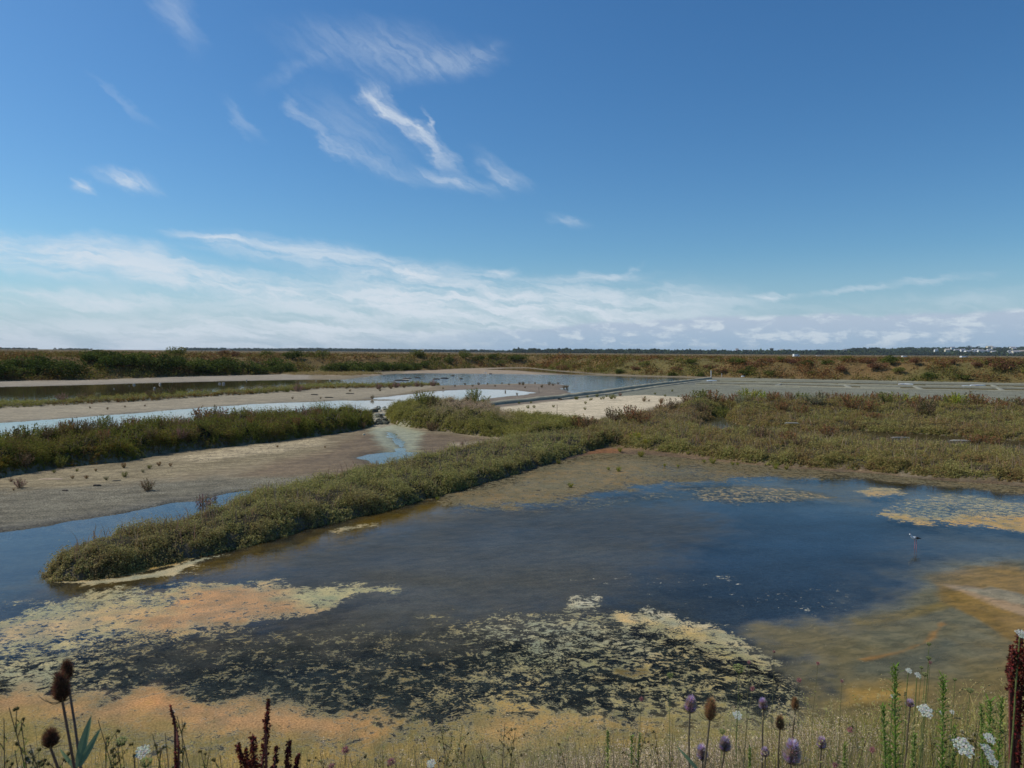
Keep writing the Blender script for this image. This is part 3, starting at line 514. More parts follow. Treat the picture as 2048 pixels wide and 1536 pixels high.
# ------------------------------------------------------------------ low vegetation that nobody could count
def unit(v): return v/np.maximum(np.linalg.norm(v, axis=1, keepdims=True), 1e-9)
def sprig_mesh(name, P, D, L, S, k, Ccol, mat, ratio=.42, jit=.35, tip=None, tri=False):
    n = len(P); t = rng.uniform(.15, 1.0, (n, k)); 
    c = P[:, None, :]+D[:, None, :]*(L[:, None]*t)[..., None]+rng.normal(0, 1, (n, k, 3))*(L[:, None, None]*jit*.5)
    nn = unit((D[:, None, :]*.55+np.array([-.15, 0, .18])+rng.normal(0, .6, (n, k, 3))).reshape(-1, 3)); a = unit(np.cross(nn, rng.normal(0, 1, (n*k, 3)))); b = np.cross(nn, a); c = c.reshape(-1, 3)
    s = (S[:, None]*rng.uniform(.6, 1.4, (n, k))).reshape(-1, 1)
    col = np.repeat(Ccol, k, 0)*rng.uniform(.75, 1.28, (n*k, 1))
    if tip is not None: tt = (t.reshape(-1, 1)**2.5); col = col*(1-tt*.65)+np.repeat(tip, k, 0)*tt*.65
    if tri:
        V = np.stack([c-a*s*.5-b*s*ratio*.5, c-a*s*.5+b*s*ratio*.5, c+a*s*.6], 1).reshape(-1, 3); Fc = np.arange(n*k*3).reshape(-1, 3); C = np.repeat(col, 3, 0)
    else:
        V = np.stack([c-a*s*.5, c+b*s*ratio*.5, c+a*s*.5, c-b*s*ratio*.5], 1).reshape(-1, 3); Fc = np.arange(n*k*4).reshape(-1, 4); C = np.repeat(col, 4, 0)
    return npmesh(name, V, Fc, mat, C)
def fan_points(n, t0, t1, y0, y1, p=0.0):
    u = rng.uniform(0, 1, n); Y = y0*(y1/y0)**u; X = rng.uniform(t0, t1, n)*(Y+1); return X, Y
def pal(cols, w):                            # weighted blend picked per sprig
    w = np.stack(w, 1); w = np.maximum(w, 1e-4); w = w/w.sum(1, keepdims=True); pick = (rng.uniform(0, 1, (len(w), 1)) > np.cumsum(w, 1)).sum(1).clip(0, len(cols)-1)
    blend = w @ np.array(cols); return .45*blend+.55*np.array(cols)[pick]
TAN=(.40,.35,.12); SILV=(.31,.34,.13); GRN=(.18,.23,.035); OLV=(.25,.235,.055); BRN=(.22,.135,.07); RED=(.28,.11,.06); YEL=(.25,.24,.045); PNK=(.37,.27,.18); DRY=(.36,.27,.13)
def hedge(key, name, label, y0, y1, n, t0, t1, k, size, length, colf, tipf=None):
    X, Y = fan_points(n, t0, t1, y0, y1); z, I = terrain(X, Y); s = I['veg'][key]; ok = (s > -.10) & (I['wat'] < .6); X, Y = X[ok], Y[ok]; s = s[ok]
    e = np.where(s < .45)[0]; e = np.repeat(e, 3); X = np.r_[X, X[e]+rng.normal(0, .12, len(e))]; Y = np.r_[Y, Y[e]+rng.normal(0, .12, len(e))]
    z, I = terrain(X, Y); s = I['veg'][key]; ok = (s > -.08) & (I['wat'] < .6); X, Y, z, s = X[ok], Y[ok], z[ok], s[ok]
    dl = .35; zx = (terrain(X+dl, Y)[0]-z)/dl; zy = (terrain(X, Y+dl)[0]-z)/dl; N = unit(np.stack([-zx, -zy, np.ones(len(X))], 1))
    D = unit(N*.8+np.array([0, 0, .5])+rng.normal(0, .32, (len(X), 3))); cl = fbm(X*2.2, Y*2.2, 101); sc_ = (Y/15)**.55
    L = length*(.25+1.5*smooth(cl, .3, .75))*rng.uniform(.6, 1.3, len(X))*sc_**.25*(.6+.4*smooth(s, 0, .3)); P = np.stack([X, Y, np.maximum(z, 0)-.04], 1)
    o = sprig_mesh(name, P, D, L, np.full(len(X), size)*sc_, k, colf(X, Y, s, cl), M_leaf, tip=None if tipf is None else tipf(X, Y, s, cl))
    tag(o, label, 'salt marsh plants', kind='stuff'); return o
def c_h3(X, Y, s, cl):
    a = fbm(X*.45, Y*.45, 111); b = fbm(X*1.6, Y*1.6, 112); r = smooth(X, -5.5, -8.5)
    return pal([TAN, SILV, GRN, OLV, BRN, PNK], [.7+a*.8, .9*smooth(b, .4, .7)+.2, .7*smooth(a, .4, .65)+.15, .7+0*a, .4+1.6*smooth(b, .62, .4)*smooth(a, .58, .4)+r*1.4, .12+r*.5])
def t_dry(X, Y, s, cl): return pal([TAN, PNK, SILV, (.33,.28,.16)], [.9+0*X, .2+0*X, .6+0*X, .45+0*X])
hedge('H3', 'purslane_bank', 'long rounded bank of grey green sea purslane curving between the mudflat and the large pool', 11, 36, 150000, -.85, .3, 13, .034, .17, c_h3, t_dry)
def c_h1(X, Y, s, cl):
    a = fbm(X*.4, Y*.4, 121); b = fbm(X*1.5, Y*1.5, 122); e = smooth(s, .55, .1); e2 = e*smooth(fbm(X*.9, Y*.9, 123), .45, .55)
    return 1.0*pal([OLV, GRN, BRN, RED, YEL, (.28,.12,.02)], [.9+0*a, .5+smooth(a, .45, .6), .4+1.2*smooth(b, .45, .65), .1+.5*smooth(b, .55, .7), .15+2.5*e*smooth(X, -13, -17)+e, 2.0*e2*smooth(X, -12, -17)])*.92
hedge('H1', 'seablite_bank', 'dark olive and reddish shrubby bank left of the stone sluice gap', 20, 45, 150000, -1.1, -.1, 13, .036, .24, c_h1)
def c_h2(X, Y, s, cl):
    a = fbm(X*.4, Y*.4, 131); p0 = G(925, 812, 1.0); pk = np.exp(-(((X-p0[0]-.6)/1.5)**2+((Y-p0[1]-1.0)/3.0)**2))
    return pal([(.29,.27,.09), OLV, YEL, BRN, (.50,.37,.26)], [1+0*a, .4+.5*smooth(a, .4, .6), .35+.5*smooth(a, .5, .35), .15+0*a, 14*pk])
hedge('H2', 'marsh_plant_mound', 'low green mound with a pinkish dry back right of the stone sluice gap', 28, 55, 70000, -.25, .2, 13, .036, .2, c_h2)
def t_h4(X, Y, s, cl):
    b = fbm(X*.33, Y*.33, 144); q = 1+smooth(Y, 34, 44); return pal([TAN, RED, SILV, GRN, BRN], [.8+0*X, .15+1.6*q*smooth(b, .46, .58), .4+0*X, .2+0*X, .3+1.0*q*smooth(b, .45, .56)])
def c_h4(X, Y, s, cl):
    a = fbm(X*.3, Y*.3, 141); b = fbm(X*1.1, Y*1.1, 142); c = fbm(X*.25+9, Y*.25, 143); bk = smooth(Y, 38, 48); p0 = G(1345, 850); pk = np.exp(-(((X-p0[0])/3.2)**2+((Y-p0[1]-2)/3.0)**2))
    return pal([TAN, SILV, GRN, OLV, BRN, RED, PNK, YEL], [.9+a, .6-.4*bk+0*a, .25+1.2*smooth(a, .52, .66), .7+.5*bk, .45+1.8*smooth(b, .47, .57)+.6*bk, .08+.9*smooth(b, .54, .64), .15+5*pk, .1+.4*bk])
hedge('H4', 'salt_marsh_scrub', 'broad stretch of mixed grey green and rusty marsh scrub right of the large pool', 20, 66, 300000, 0, 1.15, 12, .036, .15, c_h4, t_h4)
def c_s1(X, Y, s, cl):
    a = fbm(X*.3, Y*.3, 151); e = smooth(s, .7, .1); b = fbm(X*.12, Y*.12, 152)
    return pal([TAN, GRN, (.20,.17,.02), (.23,.07,.025), BRN, OLV], [.9+0*a, .5+0*a, 1.5*e*smooth(b, .55, .45), 2.2*e*smooth(b, .45, .55), .5*smooth(a, .5, .6), .6+0*a])
hedge('S1', 'samphire_strip', 'narrow strip of olive and red samphire between brown water and pale mud', 42, 100, 120000, -1.05, -.05, 8, .036, .15, c_s1)
hedge('S2', 'dry_grass_spit', 'thin tawny grass spit at the near end of the sky blue far pool', 95, 150, 25000, -.42, -.15, 6, .036, .12, lambda X, Y, s, cl: pal([DRY, TAN, RED], [1+0*X, 1+0*X, .3+0*X]))
# far levee and the plain behind it
X, Y = fan_points(330000, -1.0, 1.0, 72, 240); X2, Y2 = fan_points(60000, -1.1, 1.1, 240, 420); X = np.r_[X, X2]; Y = np.r_[Y, Y2]; z, I = terrain(X, Y); o_ = I['lev']; ok = (o_ > .2); X, Y, z, o_ = X[ok], Y[ok], z[ok], o_[ok]
a = fbm(X*.05, Y*.1, 161); b = fbm(X*.12, Y*.2, 162); f = fbm(X*.38, Y*.38, 163); left = smooth(X/Y, -.02, -.12); base = smooth(o_, 3.5, .5); cp = smooth(f, .43, .56)*smooth(Y, 420, 240)
C = pal([(.29,.175,.065), (.22,.09,.04), (.12,.14,.028), (.19,.17,.045), (.36,.265,.13), (.12,.055,.03)],
        [.9*(1-.5*cp), .25+1.5*cp*smooth(b, .47, .56)*(1-.8*left), .1+1.5*cp*smooth(b, .53, .44)+.9*base, .4+.6*base, (.35+.7*smooth(b, .5, .38)+.4*left)*(1-cp), .05+.6*cp*smooth(b, .5, .6)])
C = C*rng.uniform(.55, 1.4, (len(X), 1))
D = unit(np.array([0, 0, 1.0])+rng.normal(0, .35, (len(X), 3))); L = (.2+1.5*cp*smooth(o_, 13, 7)+.25*cp)*rng.uniform(.5, 1.2, len(X))*.75
tag(sprig_mesh('levee_scrub', np.stack([X, Y, z-.15], 1), D, L, .0024*np.minimum(Y, 220), 6, C, M_leaf, .38), 'tawny grass and scrub covering the long far levee', 'marsh grass', kind='stuff')
X, Y = fan_points(70000, -1.1, 1.1, 380, 2600); z = terrain(X, Y)[0]; a = fbm(X*.02, Y*.02, 171); b = fbm(X*.004, Y*.02, 172)
C = pal([(.27,.19,.09), (.30,.235,.13), (.12,.12,.045), (.19,.10,.06)], [1+0*a, .8*smooth(b, .6, .4)+.2, 1.4*smooth(b, .5, .62), .5*smooth(a, .5, .6)])
tag(sprig_mesh('plain_grass', np.stack([X, Y, z-.15], 1), unit(np.array([0, 0, 1.0])+rng.normal(0, .3, (len(X), 3))), rng.uniform(.1, .5, len(X)), np.minimum(.0011*Y, .8), 3, C, M_leaf, .5, tri=True), 'flat dry grass plain reaching to the horizon behind the levee', 'marsh grass', kind='stuff')
# grass of the near bank
def blades(name, X, Y, Z, hgt, wid, cols, lean=.35, tipcol=None):
    n = len(X); ang = rng.uniform(0, 6.283, n); d1 = rng.normal(0, lean, (n, 2)); B = np.stack([X, Y, Z], 1); s = np.stack([np.cos(ang), np.sin(ang), 0*ang], 1)*wid[:, None]*.5
    mid = B+np.stack([d1[:, 0]*hgt*.35, d1[:, 1]*hgt*.35, hgt*.6], 1); top = B+np.stack([d1[:, 0]*hgt, d1[:, 1]*hgt, hgt*.97], 1)
    V = np.stack([B-s, B+s, mid+s*.8, mid-s*.8, top], 1).reshape(-1, 3); i = np.arange(n)[:, None]*5
    F = np.concatenate([i+np.array([[0, 1, 2]]), i+np.array([[0, 2, 3]]), i+np.array([[3, 2, 4]])], 0); C = np.repeat(cols, 5, 0)
    return npmesh(name, V, F, M_leaf, C), top
n = 230000; X, Y = fan_points(n, -1.0, 1.05, 2.2, 11); yf = np.interp(X, bank_foot_x, bank_foot_y); ok = Y < yf+.25; X, Y, yf = X[ok], Y[ok], yf[ok]; Z = bank_z(X, Y)
a = fbm(X*.9, Y*.9, 181); b = fbm(X*2.5, Y*2.5, 182); front = smooth(yf-Y, 1.6, .3)
hg = (.13+.30*b)*(1+.5*smooth(X, 1.2, 2.5))*rng.uniform(.5, 1.25, len(X)); C = pal([(.36,.30,.07), (.22,.27,.04), (.50,.38,.19), (.30,.19,.08)], [1.0+0*a, .4+1.2*smooth(a, .45, .6), .4+front, .4+0*a])*rng.uniform(.75, 1.2, (len(X), 1))
g, tops = blades('bank_grass', X, Y, Z-.02, hg, .0035+.0012*Y/3+0*X, C, .4); tag(g, 'yellow green grass covering the near bank along the bottom edge', 'grass', kind='stuff')
# pale dry grass heads, thickest at the foot of the bank on the right
n = 100000; X, Y = fan_points(n, -.35, .6, 4.5, 11); yf = np.interp(X, bank_foot_x, bank_foot_y); a = fbm(X*1.4, Y*1.4, 191)
ok = (Y < yf+.2) & (Y > yf-2.2) & (X > -.4) & (rng.uniform(0, 1, n) < smooth(a, .42, .62)*smooth(X, -.2, .6)*(1-.85*smooth(X, 2.6, 3.4))); X, Y = X[ok], Y[ok]; Z = bank_z(X, Y)
hg = rng.uniform(.16, .34, len(X)); g1, tops = blades('pale_dry_grass', X, Y, Z, hg, .003+0*X, np.tile((.42,.31,.19), (len(X), 1))*rng.uniform(.7, 1.3, (len(X), 1)), .3)
tag(g1, 'pale dry grass stems at the foot of the near bank', 'grass', kind='stuff')
g2 = sprig_mesh('dry_seed_heads', tops, unit(np.array([0, 0, 1.0])+rng.normal(0, .4, (len(X), 3))), rng.uniform(.03, .07, len(X)), np.full(len(X), .011), 7, pal([(.62,.49,.38), (.68,.60,.44), (.48,.34,.25)], [1+0*X, .8+0*X, .7+0*X]), M_dry, .5)
g2.parent = g1
# ------------------------------------------------------------------ shrubs
def rvec():
    while True:
        v = Vector((random.uniform(-1, 1), random.uniform(-1, 1), random.uniform(-1, 1)))
        if .05 < v.length < 1: return v.normalized()
def feathery(cols, seed, ntw=44, nl=26, spread=.75):          # upright twiggy shrub one metre tall
    random.seed(seed); r = np.random.default_rng(seed); st = Geo(); V = []; C = []
    for i in range(ntw):
        a = r.uniform(0, 6.283); lean = spread*math.sqrt(r.uniform(0, 1)); h = r.uniform(.6, 1.0)*(1-.3*lean)
        p0 = np.array([.06*math.cos(a), .06*math.sin(a), 0]); p1 = np.array([lean*.45*math.cos(a), lean*.45*math.sin(a), h*.45]); p2 = np.array([lean*.62*math.cos(a)+r.normal(0, .04), lean*.62*math.sin(a)+r.normal(0, .04), h])
        if i % 5 == 0: st.tube([p0, p1, p2], [.014, .009, .004], (.09,.06,.04), 4, False)
        base = np.array(cols[r.integers(len(cols))])
        t = r.uniform(.04, 1, nl); t = t**.8; q = (1-t)[:, None]**2*p0+2*((1-t)*t)[:, None]*p1+(t**2)[:, None]*p2+r.normal(0, .035, (nl, 3))*(1.15-t[:, None])*1.6
        ax = unit(unit(np.tile(p2-p0, (nl, 1)))+r.normal(0, .55, (nl, 3))); b = unit(np.cross(ax, r.normal(0, 1, (nl, 3)))); s = r.uniform(.05, .1, (nl, 1))
        V.append(np.stack([q-ax*s*.5, q+b*s*.18, q+ax*s*.5, q-b*s*.18], 1).reshape(-1, 3)); C.append(np.repeat(base*r.uniform(.7, 1.3, (nl, 1)), 4, 0))
    V = np.concatenate(V); C = np.concatenate(C); me = npmesh('foliage', V, np.arange(len(V)).reshape(-1, 4), M_leaf, C, data_only=True)
    return me, st.mesh('stem', M_stem)
def rounded(cols, seed, lobes=11, nl=230, s0=.075, flat=.75):      # dense rounded bush one metre tall
    r = np.random.default_rng(seed); V = []; C = []; st = Geo()
    for i in range(lobes):
        c = np.array([r.uniform(-.62, .62), r.uniform(-.5, .5), r.uniform(.2, .68)]); R = r.uniform(.22, .38); base = np.array(cols[r.integers(len(cols))])
        if i == 0: c = np.array([0, 0, .62]); R = .37
        d = unit(r.normal(0, 1, (nl, 3))); q = c+d*(R*r.uniform(.72, 1.08, (nl, 1)))*np.array([1, 1, .85]); q[:, 2] = np.maximum(q[:, 2], .01)
        ax = unit(d*.3+r.normal(0, 1, (nl, 3))); b = unit(np.cross(ax, r.normal(0, 1, (nl, 3)))); s = r.uniform(.6, 1.3, (nl, 1))*s0
        V.append(np.stack([q-ax*s*.5, q+b*s*.35, q+ax*s*.5, q-b*s*.35], 1).reshape(-1, 3)); C.append(np.repeat(base*r.uniform(.65, 1.35, (nl, 1)), 4, 0))
        st.tube([(0, 0, 0), (c[0]*.4, c[1]*.4, c[2]*.5), tuple(c)], [.03, .02, .008], (.08,.06,.045), 4, False)
    V = np.concatenate(V); C = np.concatenate(C); me = npmesh('foliage', V, np.arange(len(V)).reshape(-1, 4), M_leafd, C, data_only=True)
    return me, st.mesh('stem', M_stem)
SH = {}
for nm, cols in {'rust': [(.25,.115,.055), (.19,.11,.055), (.18,.15,.05)], 'olive': [(.15,.16,.035), (.19,.18,.05), (.12,.13,.035)], 'purple': [(.25,.135,.12), (.20,.12,.10), (.15,.13,.06)], 'lime': [(.25,.27,.04), (.18,.22,.03), (.28,.22,.04)], 'brown': [(.15,.10,.06), (.18,.12,.07), (.12,.11,.045)], 'grey': [(.21,.22,.12), (.17,.18,.08), (.23,.20,.12)]}.items():
    SH[nm] = [feathery([tuple(q*1.35 for q in c) for c in cols], 10+i+len(SH)*7) for i in range(2)]
BU = [rounded([(.065,.09,.018), (.11,.14,.028), (.16,.175,.04), (.085,.105,.025)], 50+i) for i in range(4)]
BR = [rounded([(.16,.17,.035), (.21,.15,.06), (.15,.17,.04), (.22,.20,.06)], 60+i, 9) for i in range(2)]
BM = [rounded([(.21,.09,.055), (.17,.085,.05), (.23,.13,.06)], 70+i, 8) for i in range(2)]
def plant(name, meshes, x, y, h, w, label, cat, group, rz=None, z=None, sink=.04, tilt=0):
    z = float(terrain(np.array([x]), np.array([y]))[0][0]) if z is None else z
    e = empty(name, (x, y, z-sink*h), random.uniform(0, 6.28) if rz is None else rz); e.scale = (w, w, h)
    if tilt: e.rotation_euler[0] = tilt
    for nm, me in zip(('foliage', 'stem'), meshes):
        o = bpy.data.objects.new(nm, me); COL.objects.link(o); o.parent = e
    return tag(e, label, cat, group)
def at(px, y): return float(P3(px, 900, y)[0])
ORD = ['first','second','third','fourth','fifth','sixth','seventh','eighth','ninth','tenth','eleventh','twelfth','thirteenth','fourteenth','fifteenth','sixteenth','seventeenth','eighteenth','nineteenth','twentieth','twenty-first','twenty-second','twenty-third','twenty-fourth','twenty-fifth','twenty-sixth','twenty-seventh','twenty-eighth','twenty-ninth','thirtieth','thirty-first','thirty-second','thirty-third','thirty-fourth','thirty-fifth','thirty-sixth','thirty-seventh','thirty-eighth','thirty-ninth','fortieth']
random.seed(3)
CW = {'rust': 'rusty', 'olive': 'olive', 'purple': 'purplish', 'lime': 'yellow green', 'brown': 'brown', 'grey': 'grey green'}
# crest of the dark bank at left
hs = [(-40,25,.62,'olive'),(-5,25.5,.7,'olive'),(35,26,.75,'brown'),(62,26.5,.8,'olive'),(95,27,.5,'brown'),(130,27.6,.6,'rust'),(155,28,.75,'brown'),(180,28.4,.7,'brown'),(205,29,.65,'olive'),(232,29.5,.55,'brown'),(262,30,.7,'rust'),(285,30.5,.62,'olive'),(310,31,.6,'olive'),(335,31.5,.65,'brown'),(362,32,.7,'purple'),(385,32.6,.62,'olive'),(405,33,.8,'rust'),(432,33.6,.95,'purple'),(450,34,.9,'brown'),(478,34.4,.75,'olive'),(500,35,.7,'rust'),(530,35.4,.55,'olive'),(560,36,.6,'brown'),(585,36.4,.65,'olive'),(606,36.8,.85,'purple'),(632,37.2,.55,'rust'),(655,37.6,.5,'olive'),(682,38,.5,'olive'),(705,38.4,.45,'olive'),(725,38.8,.4,'brown'),
      (210,27.2,.5,'rust'),(360,30,.6,'purple'),(405,31,.55,'olive'),(120,25.4,.5,'olive'),(45,24.2,.5,'brown'),(500,33,.45,'rust'),(590,34.6,.5,'rust'),(300,28.8,.5,'brown')]
for i, (px, y, h, c) in enumerate(hs):
    plant('seablite_shrub', random.choice(SH[c]), at(px, y), y, h*1.1, h*1.4, f'{CW[c]} shrub, {ORD[i] if i < 30 else ORD[i-30]} from the left {"along the crest" if i < 30 else "below the crest"} of the dark bank', 'shrub', 'shrubs on the dark left bank')
for px, y, h, w, c, lb in [(848,43.5,.85,1.05,'olive','tallest olive bush standing on top of the round mound'),(866,43,.7,.7,'brown','dark brown bush at the right foot of the tallest olive bush'),
    (948,46,.75,.9,'olive','dark green bush leaning over the pinkish right end of the mound'),(962,45,.8,1.0,'olive','low dark bush at the right end of the mound by the sand'),(862,38,.55,.6,'brown','small brown bush in the middle of the front slope of the mound'),
    (408,19.6,.42,.38,'purple','purplish twiggy bush on the back edge of the long bank beside narrow blue water'),(778,25.4,.22,.3,'purple','small red tuft on the long bank below the little blue pool'),(1162,35.5,.75,1.0,'rust','rusty bush at the bend where the long bank meets the right marsh'),
    (1180,35,.6,.8,'brown','brown bush just right of the rusty bush at the bend'),(1225,42.5,.8,1.0,'brown','brown bush on the left shoulder of the right marsh beside the sand'),(1260,41.5,1.0,1.1,'rust','large rusty bush on the shoulder of the marsh left of the inlet'),(1285,39.5,.8,.9,'rust','rusty bush just below the large rusty bush near the inlet'),
    (1072,37.5,.35,.5,'purple','small red tuft on the edge of the sand beside the thin stakes'),(1040,38.5,.3,.6,'brown','low brown clump on the green slope below the thin stakes'),(1322,50,.75,.9,'rust','rusty bush at the mouth of the inlet against the sand'),(1345,48,.85,.8,'brown','dark bush on the pink dry slope above the inlet'),
    (1272,32.2,.42,.55,'lime','bright yellow green tuft at the corner of the brown mud'),(1292,31.2,.28,.3,'lime','small yellow green tuft standing on the mud below the bright corner tuft'),(1500,37,.5,1.0,'rust','reddish bush behind the front ridge of the right marsh'),(1578,30.8,.6,.8,'rust','rusty bush on the front face of the right marsh'),
    (1598,29.5,.4,.6,'brown','dark brown clump low on the front of the right marsh'),(1650,34,.6,.8,'rust','reddish brown bush left of the dark channel in the right marsh'),(1950,35,.5,.9,'rust','red bush beside the dark channel of the right marsh'),(1980,34.4,.45,.9,'rust','low red bush just right of the red bush by the dark channel'),
    (1808,38,.3,.6,'rust','low red tuft at the far edge of the dark channel'),(1520,33,.5,.8,'brown','brown clump on the ridge in front of the inlet'),(1740,43,.4,1.0,'rust','reddish clump halfway up the back ridge of the right marsh')]:
    plant('seablite_shrub', random.choice(SH[c]), at(px, y), y, h*1.2, w*1.5, lb, 'shrub', 'separate shrubs of the marsh')
# back ridge of the right marsh
cols = ['rust','rust','olive','rust','lime','olive','rust','brown','lime']
bp_ = [(1375,54),(1398,55),(1420,56),(1442,57),(1470,57),(1495,56),(1520,58),(1548,57),(1575,55),(1600,56),(1640,56),(1665,57),(1690,56),(1718,57),(1742,55),(1765,56),(1790,57),(1815,55),(1842,58),(1865,56),(1888,55),(1915,56),(1940,55),(1962,56),(1985,54),(2008,55),(2030,54),(2055,55),(2085,54),(2120,55)]
for i, (px, y) in enumerate(bp_):
    c = cols[(i*5+i//4) % len(cols)]; h = random.uniform(.9, 1.4)
    plant('seablite_shrub', random.choice(SH[c]), at(px, y-1.5), y-1.5, h, h*random.uniform(1.2, 1.7), f'{CW[c]} shrub, {ORD[i]} from the left on the back ridge of the right marsh', 'shrub', 'shrubs along the back ridge')
mp = [(1400,46,'brown'),(1445,48,'olive'),(1480,50,'grey'),(1560,46,'rust'),(1600,45,'rust'),(1545,50,'rust'),(1630,49,'grey'),(1700,47,'rust'),(1735,46,'rust'),(1770,49,'olive'),(1830,46,'rust'),(1850,44,'brown'),(1905,47,'lime'),(1950,47,'rust'),(2000,46,'rust'),(2040,48,'brown')]
for i, (px, y, c) in enumerate(mp):
    h = random.uniform(.8, 1.2); plant('seablite_shrub', random.choice(SH[c]), at(px, y), y, h, h*random.uniform(1.2, 1.8), f'{CW[c]} clump, {ORD[i]} from the left in the middle row of the right marsh', 'shrub', 'shrubs in the middle of the right marsh')
# little bushes on the samphire strip
for px, py, h, c, lb in [(866,771,.95,'purple','tallest purplish bush at the right tip of the samphire strip'),(843,772.5,.5,'brown','low brown bush next to the tip of the samphire strip'),(834,772,.75,'purple','upright purplish bush between two low clumps near the tip of the strip'),(808,774,.5,'brown','low round brown clump midway between the bushes near the tip of the strip'),(792,774,.9,'purple','slim purple bush on the strip beside a patch of blue water'),
    (782,776,.55,'brown','dark low clump left of the slim purple bush on the strip'),(757,777,.85,'purple','dark purple bush at the left of the row of bushes near the tip'),(597,782,1.0,'purple','round purplish bush in the middle of the samphire strip'),(575,783,.6,'olive','small olive bush left of the round purplish bush on the strip'),(345,792,.8,'brown','dark brown bush on the strip beside the patch of bright water'),
    (318,795,.9,'brown','wide dark brown bush left of the patch of bright water'),(300,797,.7,'brown','dark bush at the left end of the wide brown bushes on the strip'),(395,786,.75,'purple','single purplish bush standing before bright water on the strip'),(125,805,.85,'purple','purplish bush on the strip right of the small bright pool'),(165,803,.7,'brown','brown bush second to the right of the small bright pool'),(195,801,.6,'grey','grey bush third to the right of the small bright pool')]:
    p = G(px, py+2); plant('seablite_shrub', random.choice(SH[c]), p[0], p[1], h, h*1.25, lb, 'shrub', 'small bushes on the samphire strip')
# dark green bushes along the foot of the left levee
lb_ = [(-40,763,3.2),(-5,762,3.0),(30,761,3.2),(62,760,3.0),(98,761,3.1),(118,760,2.6),(158,757,2.2),(185,756,2.0),(215,757,3.1),(240,756,3.0),(268,755,2.9),(298,754,3.4),(322,753.5,3.2),(348,753,2.8),(385,752,3.0),(412,752,3.0),(440,751,3.2),(468,750.5,2.7),(498,750,2.6),(518,750,2.2),(556,749,2.6),(548,747,3.0),(572,748,1.9),(656,747,2.2),(676,746.5,2.4),(698,746,3.0),(722,745,2.6),(742,744,2.8),(762,743,2.7),(786,742.5,2.6),(806,742,2.4),(826,741.5,2.2),(848,740.5,2.2),(745,738,2.6),(800,736,2.4)]
for i, (px, py, h) in enumerate(lb_[:33]):
    p = G(px, py); plant('levee_bush', BU[(i*3) % 4], p[0], p[1]+1.6, h*.84, h*1.15, f'dark green rounded bush, {ORD[i]} from the left along the foot of the left levee', 'bush', 'dark green bushes along the left levee')
random.seed(11)
def on_levee(px, back): p = G(px, float(np.interp(px, [-400,0,400,640,860,930,1060,1110,1200,1300,1500,1800,2048,2500], [774,762.5,752.5,742.5,740.5,736.5,735,741,748,752,757,763,768,776]))); return p[0]*(1+back/p[1]), p[1]+back
ub = [(900,8,'g'),(925,10,'b'),(955,9,'g'),(985,12,'g'),(1000,7,'b'),(1020,10,'g'),(1040,8,'g'),(870,12,'g'),(840,14,'b'),(620,13,'b'),(585,12,'g'),(640,9,'b'),(530,14,'b'),(460,14,'m'),(360,15,'b'),(200,13,'b')]
for i, (px, bk, k) in enumerate(sorted(ub)):
    x, y = on_levee(px, bk); h = random.uniform(1.3, 2.3); plant('levee_bush', random.choice({'g': BU, 'b': BR, 'm': BM}[k]), x, y, h, h*1.3, f'{ {"g": "green", "b": "olive", "m": "rusty"}[k]} bush, {ORD[i]} from the left on the top of the left levee', 'bush', 'bushes on top of the left levee')
rb = [(1080,6,'b'),(1125,4,'m'),(1150,8,'b'),(1240,3,'g'),(1290,9,'b'),(1270,6,'m'),(1345,2,'g'),(1352,5,'m'),(1380,9,'g'),(1400,2,'g'),(1420,7,'m'),(1445,4,'m'),(1470,7,'g'),(1478,9,'b'),(1490,2.5,'g'),(1500,4,'g'),(1515,6,'m'),(1530,7,'m'),(1540,2,'g'),(1560,9,'b'),(1580,7,'m'),(1612,6,'g'),(1625,3,'g'),(1655,7,'g'),(1680,4,'m'),(1695,8,'b'),(1735,7,'m'),(1752,5,'m'),(1780,8,'g'),(1800,4,'b'),(1830,7,'m'),(1860,2,'g'),(1885,6,'m'),(1905,7,'m'),(1925,2,'g'),(1955,6,'m'),(1985,7,'m'),(2005,5,'m'),(2030,7,'m'),(2055,4,'b')]
for i, (px, bk, k) in enumerate(rb):
    x, y = on_levee(px, bk); h = random.uniform(.9, 1.5)*(.8 if bk < 3.5 else 1); plant('levee_bush', random.choice({'g': BU, 'b': BR, 'm': BM}[k]), x, y, h, h*1.5, f'{ {"g": "green", "b": "olive", "m": "rusty red"}[k]} bush, {ORD[i]} from the left on the slope of the right levee', 'bush', 'bushes on the slope of the right levee')
